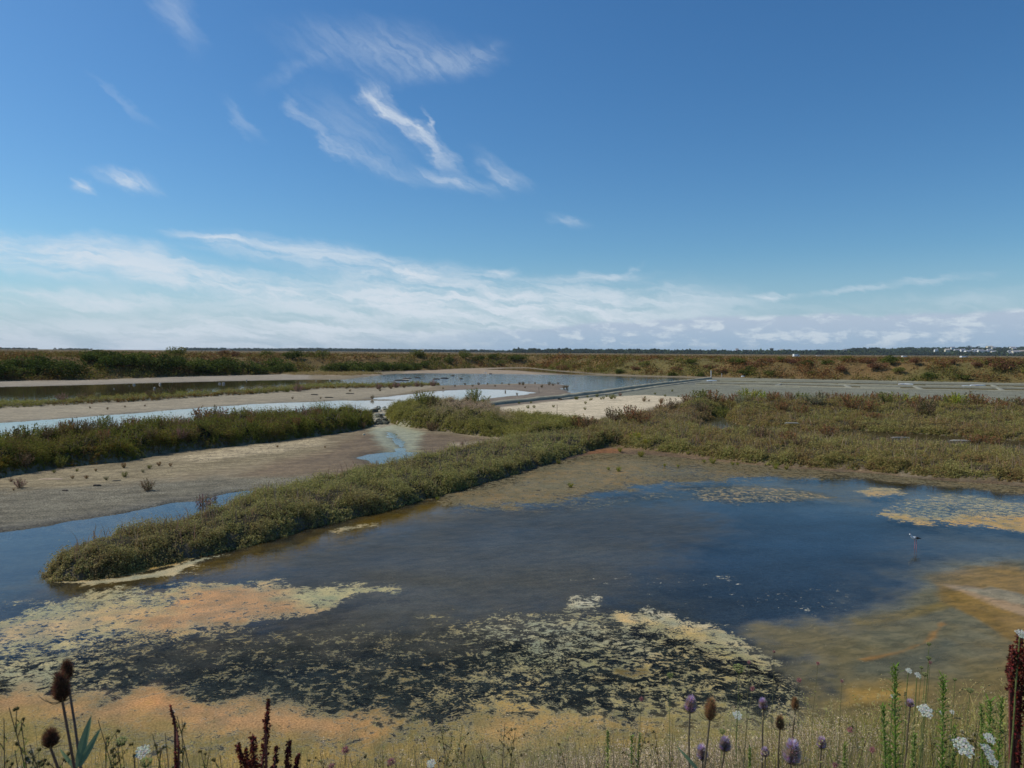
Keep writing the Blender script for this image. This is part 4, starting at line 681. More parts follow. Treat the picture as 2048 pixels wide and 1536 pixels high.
# small tufts standing on mud, sand and shallow water
def tuft_list(L, name, group, where, cdef):
    for i, q in enumerate(L):
        px, py, hp = q[:3]; c = q[3] if len(q) > 3 else cdef; p = G(px, py); h = hp/F*p[1]; lb = q[4] if len(q) > 4 else f'{CW[c]} tuft, {ORD[i]} from the left {where}'
        plant(name, random.choice(SH[c]), p[0], p[1], h*1.15, h*1.35, lb, 'tuft', group, sink=0, z=max(0, float(terrain(np.array([p[0]]), np.array([p[1]]))[0][0])))
tuft_list([(22,966,8,'purple','dull red tuft left of the magenta plant at the left edge of the mud'),(40,979,20,'purple','magenta upright plant near the left edge of the grey mud'),(27,984,5,'rust','flat rusty tuft just below the magenta plant'),(296,984,24,'brown','dark leaning plant alone in the middle of the grey mud')], 'mud_plant', 'plants alone on the grey mudflat', '', 'brown')
tuft_list([(108,948,7,'olive'),(145,960,7,'rust'),(154,945,6,'olive'),(173,960,8,'rust'),(192,945,6,'rust'),(213,963,9,'grey'),(248,938,11,'rust'),(249,957,12,'olive'),(286,948,7,'grey'),(299,940,9,'olive'),(318,934,9,'rust'),(341,935,7,'rust'),(430,1000,9,'purple'),(555,897,5,'rust'),(650,898,4,'rust'),(925,893,8,'purple')], 'mud_tuft', 'small tufts on the grey mudflat', 'on the grey mudflat', 'olive')
tuft_list([(1117,928,11,'olive'),(1141,975,11,'lime'),(1217,940,7,'lime'),(1237,943,11,'lime'),(1240,906,10,'lime'),(1282,914,14,'lime'),(1329,933,7,'lime'),(1340,906,9,'lime'),(1356,934,6,'lime'),(1376,912,8,'lime'),(1408,925,7,'lime'),(1425,927,13,'lime'),(1465,930,8,'lime'),(1475,930,7,'lime'),(1551,938,12,'lime'),(1573,939,9,'lime'),(875,1000,8,'lime')], 'samphire_tuft', 'yellow green tufts on the brown mud', 'on the brown mud beyond the large pool', 'lime')
tuft_list([(1038,809,5),(1056,818,7),(1062,808,5),(1068,817,6),(1107,816,6),(1151,800,6),(1154,800,7),(1171,809,6),(1170,821,6),(1175,796,5),(1183,801,5),(1194,795,7),(1202,800,5),(1207,799,6),(1213,795,5),(1223,799,11),(1229,798,7),(1240,793,8,'purple'),(1288,804,9,'rust'),(1298,804,5,'rust'),(1323,808,12,'rust'),(1344,784,5),(1310,790,5),(1330,794,5),(1357,795,4),(1290,797,4),(985,817,9),(996,822,9),(1150,793,4),(1180,802,4)], 'sand_tuft', 'tufts on the pale sand', 'on the pale sand', 'olive')
tuft_list([(930,771,5),(945,774,5),(957,771,6),(975,770,4),(990,774,4),(1004,769,4),(1018,771,4),(1039,770,6),(1046,771,7),(1050,777,4),(1084,776,6),(1098,771,7),(1106,772,6),(1116,769,5),(1128,777,6),(1134,777,8),(1034,790,5),(1011,784,4),(910,774,4),(1070,768,4),(886,779,4),(760,783,5),(700,784,5),(745,799,8),(585,799,5),(641,799,4),(290,814,4),(250,816,4),(180,818,4),(215,820,5)], 'bare_tuft', 'dark tufts on the far mud spits', 'on the far mud spits', 'brown')

# tall loose stems tangled along the edge of the near bank
n = 5200; Y = rng.uniform(2.6, 5.6, n); X = rng.uniform(-.78, .78, n)*Y; Z = bank_z(X, Y); lim = 4.2-(np.interp(X/Y, [-.75, -.3, .1, .35, .5, .75], [1455, 1480, 1450, 1440, 1405, 1375])-704)/1450*Y-rng.exponential(.11, n)
hg = lim-Z; ok = (hg > .15) & (hg < 1.15) & (rng.uniform(0, 1, n) < np.interp(X/Y, [-.3, .05], [.38, 1])); X, Y, Z, hg = X[ok], Y[ok], Z[ok], hg[ok]
cc = pal([(.38,.32,.14), (.30,.20,.12), (.24,.27,.06), (.52,.40,.30)], [.7+0*X, .7+0*X, .5+.8*smooth(X/Y, .2, .5), .6+0*X])*rng.uniform(.7, 1.2, (len(X), 1))
gt, tops = blades('tall_grass', X, Y, Z-.02, hg, .0028+.0004*Y, cc, .13); tag(gt, 'tangle of thin straw coloured stems along the bottom edge of the picture', 'grass', kind='stuff')
sm = rng.uniform(0, 1, len(X)) < .5; gh = sprig_mesh('seed_heads', tops[sm]-np.array([0, 0, .05]), unit(np.array([0, 0, 1.0])+rng.normal(0, .25, (sm.sum(), 3))), rng.uniform(.05, .09, sm.sum()), np.full(sm.sum(), .009), 14, cc[sm]*1.15, M_dry, .4, jit=.16); gh.parent = gt

for key, nm, lb, y0, y1, n, t0, t1 in (('H3', 'dead_twigs', 'dry bare twigs poking out of the long curving bank', 12, 34, 9000, -.85, .3), ('H4', 'dead_twigs', 'dry bare twigs scattered over the right marsh scrub', 22, 60, 16000, 0, 1.1), ('H1', 'dead_twigs', 'dry bare twigs poking out of the dark left bank', 21, 44, 9000, -1.0, -.1)):
    X, Y = fan_points(n, t0, t1, y0, y1); z, I = terrain(X, Y); s = I['veg'][key]; ok = (s > .1) & (fbm(X*.8, Y*.8, 301) > .45); X, Y, z = X[ok], Y[ok], z[ok]
    g_, _t = blades(nm, X, Y, z, rng.uniform(.18, .42, len(X))*(1+Y*.008), .004+.0005*Y, pal([(.38,.30,.20), (.24,.17,.11), (.30,.14,.10)], [1+0*X, .8+0*X, .5+0*X]), .35); tag(g_, lb, 'twigs', kind='stuff')
# ------------------------------------------------------------------ clay walls, pans, posts, boards, stones
def ridge(name, label, pts, h, w, col, cat, group=None, z0=0.0, jit=.12, seg=.5, kind=None):
    pts = np.array(pts); d = np.r_[0, np.cumsum(np.hypot(*np.diff(pts, axis=0).T))]; n = max(4, int(d[-1]/seg)); u = np.linspace(0, d[-1], n); cx = np.interp(u, d, pts[:, 0]); cy = np.interp(u, d, pts[:, 1])
    tx = np.gradient(cx); ty = np.gradient(cy); l = np.hypot(tx, ty); nx, ny = -ty/l, tx/l; prof = [(-.5, -.15), (-.42, .45), (-.28, .9), (0, 1.0), (.28, .93), (.42, .5), (.5, -.15)]
    V = []; C = []
    for j, (a, b) in enumerate(prof):
        ww = w*(a+(fbm(u*1.3, u*0+j, 201+j)-.5)*.22); hh = h*b*(1+(fbm(u*.9, u*0, 211)-.5)*2*jit*2.2); V.append(np.stack([cx+nx*ww, cy+ny*ww, z0+hh], 1)); C.append(np.array(col)*(.8+.4*fbm(u*2, u*0+j*3, 221))[:, None])
    V = np.stack(V, 1).reshape(-1, 3); C = np.stack(C, 1).reshape(-1, 3); o = npmesh(name, V, grid_faces(n, len(prof)), M_clay, C)
    if kind: tag(o, kind=kind)
    else: tag(o, label, cat, group)
    return o
ridge('clay_wall', 'long straight dark clay wall running diagonally beside the sky blue pool', GP([(930,820),(985,811),(1050,804),(1100,799),(1200,786.5),(1300,772),(1420,758)]), .32, .8, (.29,.27,.19), 'wall', 'clay walls of the salt ponds', jit=.08)
ridge('clay_wall', 'lower second clay wall along the foot of the long straight clay wall', GP([(1120,800.5),(1220,789),(1330,772.5),(1400,763)]), .17, .6, (.27,.25,.18), 'wall', 'clay walls of the salt ponds', jit=.15)
pr = [([(1430,759.2),(1760,764),(2048,769.5),(2500,777.5)], 'rearmost long clay ridge of the salt pans below the right levee'), ([(1425,765.5),(1600,768.7),(1760,772),(2048,777),(2500,786)], 'middle long clay ridge of the salt pans below the right levee'),
      ([(1390,770.3),(1600,774.6),(1760,779),(2048,784.5),(2500,794.5)], 'foremost long clay ridge of the salt pans below the right levee'), ([(1955,806.5),(2048,809.5),(2500,830)], 'low clay ridge at the right edge just behind the rusty shrubs')]
for p, lb in pr: ridge('clay_ridge', lb, GP(p), .2, .6, (.25,.24,.175), 'clay ridge', 'clay ridges of the salt pans', seg=.8)
pr2 = [([(1440,761.5),(1560,763.5)],'short rear clay ridge near the whitish post'),([(1620,768),(1700,769.2)],'broken clay ridge between the first two cross ridges'),([(1850,771.5),(1950,773)],'broken clay ridge beside the right salt heap'),([(1720,774.6),(1800,776.2)],'broken clay ridge below the left salt heap'),([(1480,773.5),(1600,776.2)],'low crumbling ridge at the front left of the salt pans')]
for p, lb in pr2: ridge('clay_ridge', lb, GP(p), .14, .5, (.24,.23,.16), 'clay ridge', 'clay ridges of the salt pans', seg=.5, jit=.3)
for a, b, lb in [((1563,767.6),(1548,773.5),'first short cross ridge from the left in the salt pans'),((1690,770.5),(1705,777.5),'second short cross ridge from the left in the salt pans'),((1812,767),(1848,780.5),'third and longest short cross ridge from the left in the salt pans'),((1985,770.5),(2010,783.5),'fourth short cross ridge from the left in the salt pans')]:
    ridge('clay_ridge', lb, GP([a, b]), .1, .6, (.215,.21,.16), 'clay ridge', 'clay ridges of the salt pans', seg=.4)
def post(px, py, hp, w, col, label, cat='post', group='wooden posts and stakes', name='wooden_post', tilt=0.0, z=0.0):
    p = G(px, py); h = hp/F*p[1]; g = Geo(); n = 5; pts = [(tilt*h*i/n+random.uniform(-1, 1)*w*.12, random.uniform(-1, 1)*w*.12, -.1+(h+.1)*i/n) for i in range(n+1)]
    g.tube(pts, [w*.5*random.uniform(.88, 1.05) for _ in pts], col, 7); o = g.build(name, M_wood); o.location = (p[0], p[1], z); return tag(o, label, cat, group)
post(1422,756,15,.17,(.62,.62,.58),'thick whitish wooden post at the end of the long clay wall')
post(1443.5,755.5,9,.13,(.42,.40,.35),'short stout post right of the whitish post'); post(1441,754,7,.06,(.30,.28,.24),'thin short stake touching the short stout post')
post(1114,837,28,.035,(.17,.12,.08),'tallest thin stake at the near edge of the sand', name='stake'); post(1092.5,834,12,.03,(.17,.12,.08),'shorter thin stake left of the tallest stake at the edge of the sand', name='stake')
post(1246,782,11,.06,(.45,.42,.34),'pale stake beside the long clay wall', name='stake'); post(1078,786,12,.05,(.16,.13,.10),'thin dark stake on the mud left of the clay wall', name='stake', tilt=-.05)
post(1795,767,15,.06,(.34,.27,.14),'thin tawny stake in the salt pans before the right levee', name='stake'); post(1058,766,4,.08,(.15,.12,.10),'short stake in the far pool', name='stake'); post(1665,760,6,.06,(.3,.26,.2),'small stake at the rear of the salt pans', name='stake')
def slab(px, py, L, W, h, rz, col, label, name, cat, mat=M_plaster, z=0.0, group=None, hump=0.0, n=16):
    p = G(px, py); g = Geo(); vs = []; fs = []; m = 6
    for k, zz, sc_ in ((0, 0, 1.0), (1, h*.6, .93), (2, h, .72), (3, h*1.08, .3)):
        for i in range(n):
            a = 2*math.pi*i/n; r = random.uniform(.9, 1.07); vs.append((math.copysign(abs(math.cos(a))**.6, math.cos(a))*L/2*sc_*r, math.copysign(abs(math.sin(a))**.6, math.sin(a))*W/2*sc_*r, zz-.03+random.uniform(0, .1)*h))
    for k in range(3):
        for i in range(n): fs.append((k*n+i, k*n+(i+1) % n, (k+1)*n+(i+1) % n, (k+1)*n+i))
    fs.append(tuple(3*n+i for i in range(n))); cc = [tuple(q*random.uniform(.9, 1.08) for q in col) for _ in vs]
    g.add(vs, fs, cc); o = g.build(name, mat); o.location = (p[0], p[1], z); o.rotation_euler[2] = rz; return tag(o, label, cat, group)
slab(1812,770,2.0,.4,.12,-.12,(.62,.64,.65),'white salt heap, left of the two in the salt pans','salt_heap','salt heap',z=.1); slab(1955,772.5,2.3,.4,.12,.02,(.62,.64,.65),'white salt heap, right of the two in the salt pans','salt_heap','salt heap',z=.1)
slab(1933,774,1.3,.6,.12,0,(.45,.52,.55),'grey blue board lying beside the right salt heap','board','board',z=.1); slab(1423,763,1.6,.5,.1,0,(.45,.55,.62),'light blue board lying below the whitish post','board','board',z=.1); slab(1486,756,.7,.35,.3,0,(.70,.74,.72),'white crate at the foot of the right levee','crate','crate',z=.1)
slab(1583,861,.8,.10,.05,.02,(.40,.38,.30),'pale plank lying in the left part of the right marsh','plank','plank',M_wood,z=.42); slab(1800,876,1.0,.10,.05,.03,(.42,.38,.30),'plank across the dark channel beside the low red tuft','plank','plank',M_wood,z=.03); slab(1922,882,1.0,.10,.05,-.12,(.55,.50,.40),'light plank at the right of the dark channel','plank','plank',M_wood,z=.03)
slab(103,961,.85,.14,.05,.05,(.42,.32,.22),'pale plank half sunk in the left mudflat','plank','plank',M_wood,z=.04); slab(194,975,.26,.09,.07,.1,(.11,.085,.06),'dark driftwood stick nearest the centre of the grey mud','driftwood','driftwood',M_wood,z=.05,group='driftwood on the grey mud'); slab(130,985,.22,.08,.06,-.1,(.10,.08,.06),'dark driftwood bit below the magenta plant','driftwood','driftwood',M_wood,z=.05,group='driftwood on the grey mud')
slab(233,965,.3,.06,.05,.3,(.13,.12,.09),'thin driftwood stick at the upper right of the other sticks','driftwood','driftwood',M_wood,z=.05,group='driftwood on the grey mud')
slab(728,872,.14,.12,.10,.4,(.55,.50,.36),'small pale round stone on the brown mud left of the stream','stone','stone',M_stone,z=.04)
for i, (px, py, s) in enumerate([(228,778,.22),(268,770,.35),(309,778,.42),(320,769,.38),(258,772,.15),(439,768,.35),(447,768,.4),(493,761.5,.35),(632,762,.2),(660,761,.35)]):
    slab(px, py, s*.9, s*.5, s*.5, random.uniform(0, 3), (.36,.34,.28), f'pale stone, {ORD[i]} from the left in the brown water', 'stone', 'stone', M_stone, group='pale stones in the brown water')
for i, (px, py, L, W) in enumerate([(815,757,1.6,.6),(803,761,2.2,.7),(811,760.5,1.2,.6),(873,758.5,1.1,.5),(889,757,1.4,.5),(922,758,.5,.5),(835,756,1.0,.3),(700,789,1.1,.25),(658,797,.9,.2),(629,791,.8,.2),(906,752,.6,.3),(981,748,.6,.4)]):
    slab(px, py, L, W, .16, random.uniform(-.3, .3), (.10,.085,.065) if i != 2 else (.45,.40,.28), f'dark lump of mud on the far flats, {ORD[sorted([815,803,873,889,922,835,700,658,629,906,981]).index(px)]} from the left' if i != 2 else 'pale lump of mud among the dark lumps in the far pool', 'mud_lump', 'mud lump', M_clay, group='mud lumps on the far flats')
# stones of the little sluice between the two banks
random.seed(5)
for i in range(60):
    t = random.random(); px = 742+random.uniform(0, 50)*(.6+.4*t); py = 815+t*36; s = random.uniform(.12, .34)*(1.3 if random.random() < .2 else 1)
    dark = random.random() < .35 or py > 842
    slab(px, py, s*1.5, s, s*.6, random.uniform(0, 3), (.10,.10,.07) if dark else (.42,.40,.31), ('dark wet' if dark else 'pale dry')+' stone in the sluice gap', 'sluice_stone', 'stone', M_stone, group=('dark' if dark else 'pale')+' stones in the sluice gap', z=-.02+random.uniform(0, .06), n=9)
# ------------------------------------------------------------------ wading stilt and a far gull
def stilt():
    p = G(1829, 1098); e = empty('stilt_bird', (p[0], p[1], 0), 0); tag(e, 'black and white stilt with long pink legs wading in the right of the pool', 'bird')
    W = (.80,.82,.80); K = (.018,.018,.02); g = Geo()      # faces left (-x)
    body = [(.115,0,.255),(.07,0,.262),(.02,0,.268),(-.03,0,.275),(-.065,0,.292),(-.088,0,.318),(-.10,0,.345),(-.112,0,.362),(-.128,0,.362),(-.14,0,.355)]; rad = [.006,.022,.034,.036,.029,.018,.0135,.017,.017,.007]
    g.tube(body, rad, W, 10); g.build('body', M_feather, e, True)
    for s in (-1, 1):
        w = Geo(); w.ball((.045, s*.024, .278), (.022, .075), K, 8, 8, prof=lambda t: .4+.6*math.sin(t*3.1), axis=(1, 0, -.12)); w.leaf((.09, s*.02, .272), (1, 0, -.06), (0, s, .4), .07, .03, K); w.build('wing', M_feather, e, True)
        l = Geo(); x0 = .015-s*.012; l.tube([(x0, s*.012, .245), (x0+.012, s*.016, .13), (x0+.002, s*.018, -.06)], [.0065, .0045, .004], (.55,.16,.17), 6); l.build('leg', M_stem, e)
    b = Geo(); b.tube([(-.138, 0, .356), (-.17, 0, .345), (-.205, 0, .335)], [.004, .0025, .001], K, 6); b.build('bill', M_stem, e)
    n_ = Geo(); n_.ball((-.117, 0, .374), (.012, .014), (.05,.05,.05), 8, 5, axis=(1, 0, 0)); n_.build('crown_patch', M_feather, e, True)
    for s in (-1, 1):
        ey = Geo(); ey.ball((-.13, s*.0145, .365), .003, (.2,.02,.02), 6, 4); ey.build('eye', M_glassy, e)
    e.scale = (.88,)*3
stilt()
def gull(px, py, y, label, h=.32):
    p = P3(px, py, y); e = empty('gull', (p[0], y, p[2]), .3); tag(e, label, 'bird', 'far white gulls'); g = Geo()
    g.tube([(.2,0,h*.5),(.1,0,h*.55),(0,0,h*.55),(-.1,0,h*.68),(-.14,0,h*.86),(-.18,0,h*.95),(-.23,0,h*.92)], [.01,.055,.075,.06,.035,.036,.012], (.82,.82,.80), 9); g.build('body', M_feather, e, True)
    for s in (-1, 1):
        w = Geo(); w.leaf((-.07, s*.05, h*.6), (1, 0, -.05), (0, s, .5), .33, .1, (.45,.47,.5)); w.build('wing', M_feather, e)
        l = Geo(); l.tube([(0, s*.02, h*.42), (0, s*.02, -.05)], .008, (.6,.3,.1), 5); l.build('leg', M_stem, e)
    b = Geo(); b.tube([(-.23,0,h*.92),(-.28,0,h*.88)], [.01,.004], (.7,.4,.05), 5); b.build('bill', M_stem, e)
gull(727, 745, 139, 'white gull standing on the thin grass spit before the green bushes', .5); gull(971, 748.5, 132, 'white gull at the edge of the far sandbar', .45)
# ------------------------------------------------------------------ distance: woods, houses, water tower, vans
def far_trees(name, label, prof, d0, d1, n, cols, sz=(6, 11)):
    px = rng.uniform(prof[0][0], prof[-1][0], n); top = np.interp(px, [q[0] for q in prof], [q[1] for q in prof]); hor = 704.2+(px-1024)*math.tan(ROLL); d = rng.uniform(d0, d1, n)
    x = (px-1024)/F*d; ztop = H+(hor-top)*d/F; fr = (d-d0)/(d1-d0); h = rng.uniform(*sz, n)*rng.choice([.7, 1.0, 1.0, 1.35], n)
    zc = np.where(True, 2.5+(ztop-2.5-h*.5)*fr**.8, 0)+rng.normal(0, .8, n); zc = np.minimum(zc, ztop-h*.5+rng.normal(0, .9, n)); zc = np.maximum(zc, 2.5+h*.25)
    k = 46; c = np.stack([x, d, zc], 1); u = unit(rng.normal(0, 1, (n*k, 3))); q = np.repeat(c, k, 0)+u*np.repeat(np.stack([h*.62, h*.62, h*.5], 1), k, 0)*rng.uniform(.7, 1.05, (n*k, 1)); q[:, 2] = np.maximum(q[:, 2], 2.3)
    a = unit(rng.normal(0, 1, (n*k, 3))); b = unit(np.cross(a, rng.normal(0, 1, (n*k, 3)))); s = np.repeat(h, k)[:, None]*rng.uniform(.14, .30, (n*k, 1))
    V = np.stack([q-a*s, q+b*s*.7, q+a*s, q-b*s*.7], 1).reshape(-1, 3); base = np.array(cols)[rng.integers(0, len(cols), n)]; C = np.repeat(np.repeat(base, k, 0)*rng.uniform(.7, 1.3, (n*k, 1)), 4, 0)
    return tag(npmesh(name, V, np.arange(len(V)).reshape(-1, 4), M_leafd, C), label, 'woodland', kind='stuff')
GR = [(.035,.055,.022), (.045,.065,.025), (.055,.08,.03), (.03,.05,.025)]
far_trees('pine_wood', 'long dark line of pine wood on the horizon left of centre', [(372,701.5),(385,699.5),(420,697.5),(450,697.5),(520,697),(620,695.6),(760,697.5),(900,699.5),(1000,701.5),(1050,703),(1068,704.5)], 2500, 2640, 1500, GR, sz=(7, 10))
far_trees('far_shrubs', 'faint low trees on the horizon at the far left', [(0,698),(10,697.5),(30,699.5),(34,697.5),(50,696),(70,697.5),(75,699.5)], 2300, 2350, 60, GR, sz=(5, 7)); far_trees('far_shrubs', 'faint tree line right of the low far left trees on the horizon', [(110,700.5),(150,698.5),(175,699),(185,700.5)], 2300, 2350, 50, GR, sz=(4, 6))
far_trees('hill_wood', 'dark wooded rise along the right half of the horizon', [(1030,705),(1060,704),(1085,704.3),(1100,705.5),(1190,705.8),(1210,704.8),(1270,705.8),(1300,705.2),(1400,703.6),(1440,703),(1480,703.5),(1500,702),(1560,702.5),(1600,700.5),(1650,699.5),(1680,699.5),(1710,695.5),(1740,694.5),(1780,696.5),(1800,694.5),(1860,694),(1890,694.6),(1910,693.8),(1930,692.8),(1945,693),(1960,695),(1985,693.5),(2030,693.8),(2048,692.5),(2120,693),(2300,695),(2500,700)], 1750, 2350, 5200, GR+[(.06,.09,.03)], sz=(7, 12))
# rise of ground the right-hand wood and houses stand on
hxs = np.linspace(100, 2600, 120); hys = np.linspace(1750, 2700, 30); HY, HX = np.meshgrid(hys, hxs, indexing='ij'); HX = HX.ravel(); HY = HY.ravel()
hz = 2.2+smooth(HX/HY, .30, .52)*smooth(HY, 1780, 2450)*15*(.8+.4*fbm(HX*.003, HY*.003, 231)); tag(npmesh('hill', np.stack([HX, HY, hz-.3], 1), grid_faces(30, 120), M_ground, np.tile((.05,.07,.025), (len(HX), 1)), {'peb': 0*HX, 'wet': 0*HX, 'crack': 0*HX}, True), kind='structure')
def house(px, py, y, w, h, roofc, wallc, label, group='far houses', rz=0.0):
    p = P3(px, py, y); e = empty('house', (p[0], y, p[2]), rz); tag(e, label, 'house', group); d = w*.6
    g = Geo(); g.add([(-w/2,-d/2,0),(w/2,-d/2,0),(w/2,d/2,0),(-w/2,d/2,0),(-w/2,-d/2,h),(w/2,-d/2,h),(w/2,d/2,h),(-w/2,d/2,h),(-w/2,0,h*1.55),(w/2,0,h*1.55)], [(0,1,5,4),(1,2,6,9,5),(2,3,7,6),(3,0,4,8,7)], wallc); g.build('wall', M_plaster, e)
    r = Geo(); o_ = .4; r.add([(-w/2-o_,-d/2-o_,h-.05),(w/2+o_,-d/2-o_,h-.05),(w/2+o_,0,h*1.6),(-w/2-o_,0,h*1.6),(-w/2-o_,d/2+o_,h-.05),(w/2+o_,d/2+o_,h-.05),(-w/2-o_,-d/2-o_,h+.2),(w/2+o_,-d/2-o_,h+.2),(w/2+o_,0,h*1.6+.25),(-w/2-o_,0,h*1.6+.25),(-w/2-o_,d/2+o_,h+.2),(w/2+o_,d/2+o_,h+.2)], [(0,3,2,1),(3,4,5,2),(6,7,8,9),(9,8,11,10),(0,1,7,6),(4,10,11,5),(0,6,9,3),(3,9,10,4),(1,2,8,7),(2,5,11,8)], roofc); ro = r.build('roof', M_roof, e)
    c = Geo(); c.box((w*.3, -.4, h*1.3), (w*.3+.9, .4, h*1.75+.6), wallc); c.build('chimney', M_plaster, ro)
    for sx in (-.3, .05, .32):
        wn = Geo(); wn.box((w*sx-.5, -d/2-.04, h*.35), (w*sx+.5, -d/2+.05, h*.72), (.05,.06,.07)); wn.build('window', M_glassy, e)
WH = (.80,.80,.76); CRM = (.68,.62,.46); SL = (.22,.23,.26); RG_ = (.42,.38,.33)
hl = [(1872,704,1900,9,5,SL,WH,'lone pale gable at the left of the hillside village'),(1894,704.5,1850,11,5.5,RG_,CRM,'cream house standing alone between trees left of the village'),(1905,699,2150,10,5,SL,WH,'white house high on the hill at the left end of the village'),
 (1914,703.6,1980,15,4.5,SL,WH,'wide white house at the left end of the lower village row'),(1925.5,705,1900,12,6,SL,WH,'white gabled house, second in the lower village row'),(1936,706,1880,16,4.5,SL,WH,'long low white house, third in the lower village row'),(1947,707,1850,9,4.5,SL,WH,'small white house, fourth in the lower village row'),
 (1951,703.4,2000,18,4.5,(.36,.37,.40),WH,'long grey roofed house behind the lower village row'),(1961,707,1850,14,6.5,SL,WH,'bright white house, fifth and brightest in the lower village row'),(1972,706,1880,14,4.5,SL,WH,'low white house, sixth in the lower village row'),(1979,703.6,1990,13,5,SL,WH,'grey roofed white house above the right of the lower row'),
 (1987,708,1830,13,5,(.36,.37,.40),CRM,'greyish house at the right end of the lower village row'),(1940,699.5,2150,8,5,SL,WH,'small pale house among the trees above the village'),(1979,695.8,2250,17,4,(.46,.42,.36),CRM,'long pale roofed house near the top of the hill'),(1987,699.3,2100,11,5,SL,CRM,'cream house below the long pale roof near the hilltop'),
 (2025,698,2200,15,4.5,(.38,.37,.40),WH,'grey roofed house high at the right side of the hill'),(2028,701,2100,12,4.5,SL,CRM,'cream house just below the grey roofed one at right'),(2019,706.6,1880,8,5,SL,WH,'small white gable left of the long cream house at right'),(2019,711,1800,11,5,SL,WH,'white house at the lower left of the long cream house'),
 (2031,708.4,1840,18,6,(.30,.29,.30),CRM,'long cream house at the right end of the village'),(2043,706.5,1900,13,5,(.48,.40,.32),CRM,'tan roofed house at the far right edge'),(1563,703,2100,9,4,RG_,WH,'small pale roof poking from the wood right of the water tower'),(1500,703.8,2200,8,4,RG_,WH,'faint pale roof in the wood left of the water tower'),(1690,703,2000,9,4,SL,CRM,'small pale roof in the middle of the right wood'),
 (457,700.6,2300,9,4,SL,WH,'white house at the foot of the left pine wood'),(845,703.6,1500,6,3.6,RG_,WH,'white house before the right half of the pine wood'),(1474,704.6,2150,7,7,RG_,(.55,.42,.38),'narrow pinkish tower house on the horizon left of the water tower')]
for px, py, y, w, h, rc, wc, lb in hl: house(px, py, y, w, h, rc, wc, lb)
def tower():
    p = P3(1543, 708, 2150); e = empty('water_tower', (p[0], 2150, p[2])); tag(e, 'dark funnel shaped water tower above the wood on the right horizon', 'water tower'); g = Geo()
    g.tube([(0,0,-2),(0,0,10),(0,0,11)], [2.3,1.6,1.7], (.16,.13,.13), 16); g.build('shaft', M_plaster, e); b = Geo(); b.tube([(0,0,10.5),(0,0,14),(0,0,16.5),(0,0,17.2)], [1.8,4.6,5.9,5.6], (.17,.14,.14), 20); b.build('tank', M_plaster, e); c = Geo(); c.tube([(0,0,17.2),(0,0,18.6)], [.6,.4], (.15,.13,.13), 8); c.build('mast', M_plaster, e)
tower()
def tree(px, py, y, h, label, umb=False):
    p = P3(px, py, y); e = empty('far_tree', (p[0], y, p[2]-h), 0); tag(e, label, 'tree', 'trees standing out on the hill'); g = Geo(); g.tube([(0,0,-4),(.2,0,h*.4),(0,.1,h*.75)], [.5,.35,.15], (.06,.05,.04), 7)
    for a in (0, 2, 4): g.tube([(0,0,h*.45),(math.cos(a)*h*.2,math.sin(a)*h*.2,h*.75)], [.2,.08], (.06,.05,.04), 5)
    g.build('trunk', M_stem, e); r = np.random.default_rng(int(px)); V = []; nl = 260
    for i in range(7):
        c = np.array([r.uniform(-.3, .3)*h, r.uniform(-.3, .3)*h, h*(r.uniform(.72, .86) if umb else r.uniform(.4, .85))]); R = h*.2; d = unit(r.normal(0, 1, (nl//3, 3))); q = c+d*R*np.array([1, 1, .5 if umb else .9]); a = unit(r.normal(0, 1, d.shape)); b = unit(np.cross(a, r.normal(0, 1, d.shape))); V.append(np.stack([q-a*.6, q+b*.4, q+a*.6, q-b*.4], 1).reshape(-1, 3))
    V = np.concatenate(V); npmesh('crown', V, np.arange(len(V)).reshape(-1, 4), M_leafd, np.tile((.03,.045,.022), (len(V), 1)), parent=e)
tree(1940,691,2150,17,'dark round tree breaking the skyline above the village'); tree(1956,692,2150,14,'umbrella shaped tree on the skyline right of the round tree',True); tree(2012,703,1860,17,'big dark round tree right of the lower village row'); tree(2004,704.5,1860,14,'dark tree just left of the big dark round tree')
def van(px, py, y, L, hh, label, rz=0.0, col=(.80,.81,.80)):
    p = P3(px, py, y); L *= .85; hh *= .75; e = empty('parked_van', (p[0], y, p[2]), rz); tag(e, label, 'van', 'white vehicles on the far levee'); g = Geo(); x = L/2
    pr = [(-x,.35),(x,.35),(x,hh*.5),(x*.72,hh*.56),(x*.45,hh*.98),(x*.38,hh),(-x*.96,hh),(-x,hh*.9)]; n = len(pr); vs = [(a,-.95,b) for a, b in pr]+[(a,.95,b) for a, b in pr]
    g.add(vs, [tuple(range(n)), tuple(range(2*n-1, n-1, -1))]+[(i+n, (i+1) % n+n, (i+1) % n, i) for i in range(n)], col); g.build('body', M_paint, e)
    for sx in (-.62, .62):
        for sy in (-.9, .9):
            w = Geo(); w.tube([(x*sx, sy-.1, .33), (x*sx, sy+.1, .33)], .33, (.02,.02,.02), 12); w.build('wheel', M_stem, e)
    s = Geo(); s.box((x*.18, -.97, hh*.58), (x*.5, -.955, hh*.85), (.03,.04,.05)); s.build('window', M_glassy, e); s = Geo(); s.box((x*.52, -.8, hh*.6), (x*.62, .8, hh*.82), (.03,.04,.05)); s.build('windscreen', M_glassy, e)
van(1593,715.5,330,3.4,2.2,'white van parked on the levee right of the water tower'); van(1577,717,330,2.6,.9,'low white trailer beside the van on the levee'); van(1789,717,420,4.2,1.7,'white car roof on the levee, left of the pair under the wood')
van(1810,716,430,4.2,1.7,'white car roof on the levee, right of the pair under the wood'); van(1929,717.5,400,5.0,2.0,'white van on the levee below the village'); van(1640,715,500,6,1.8,'faint grey white vehicle on the plain right of the van',col=(.5,.53,.55))
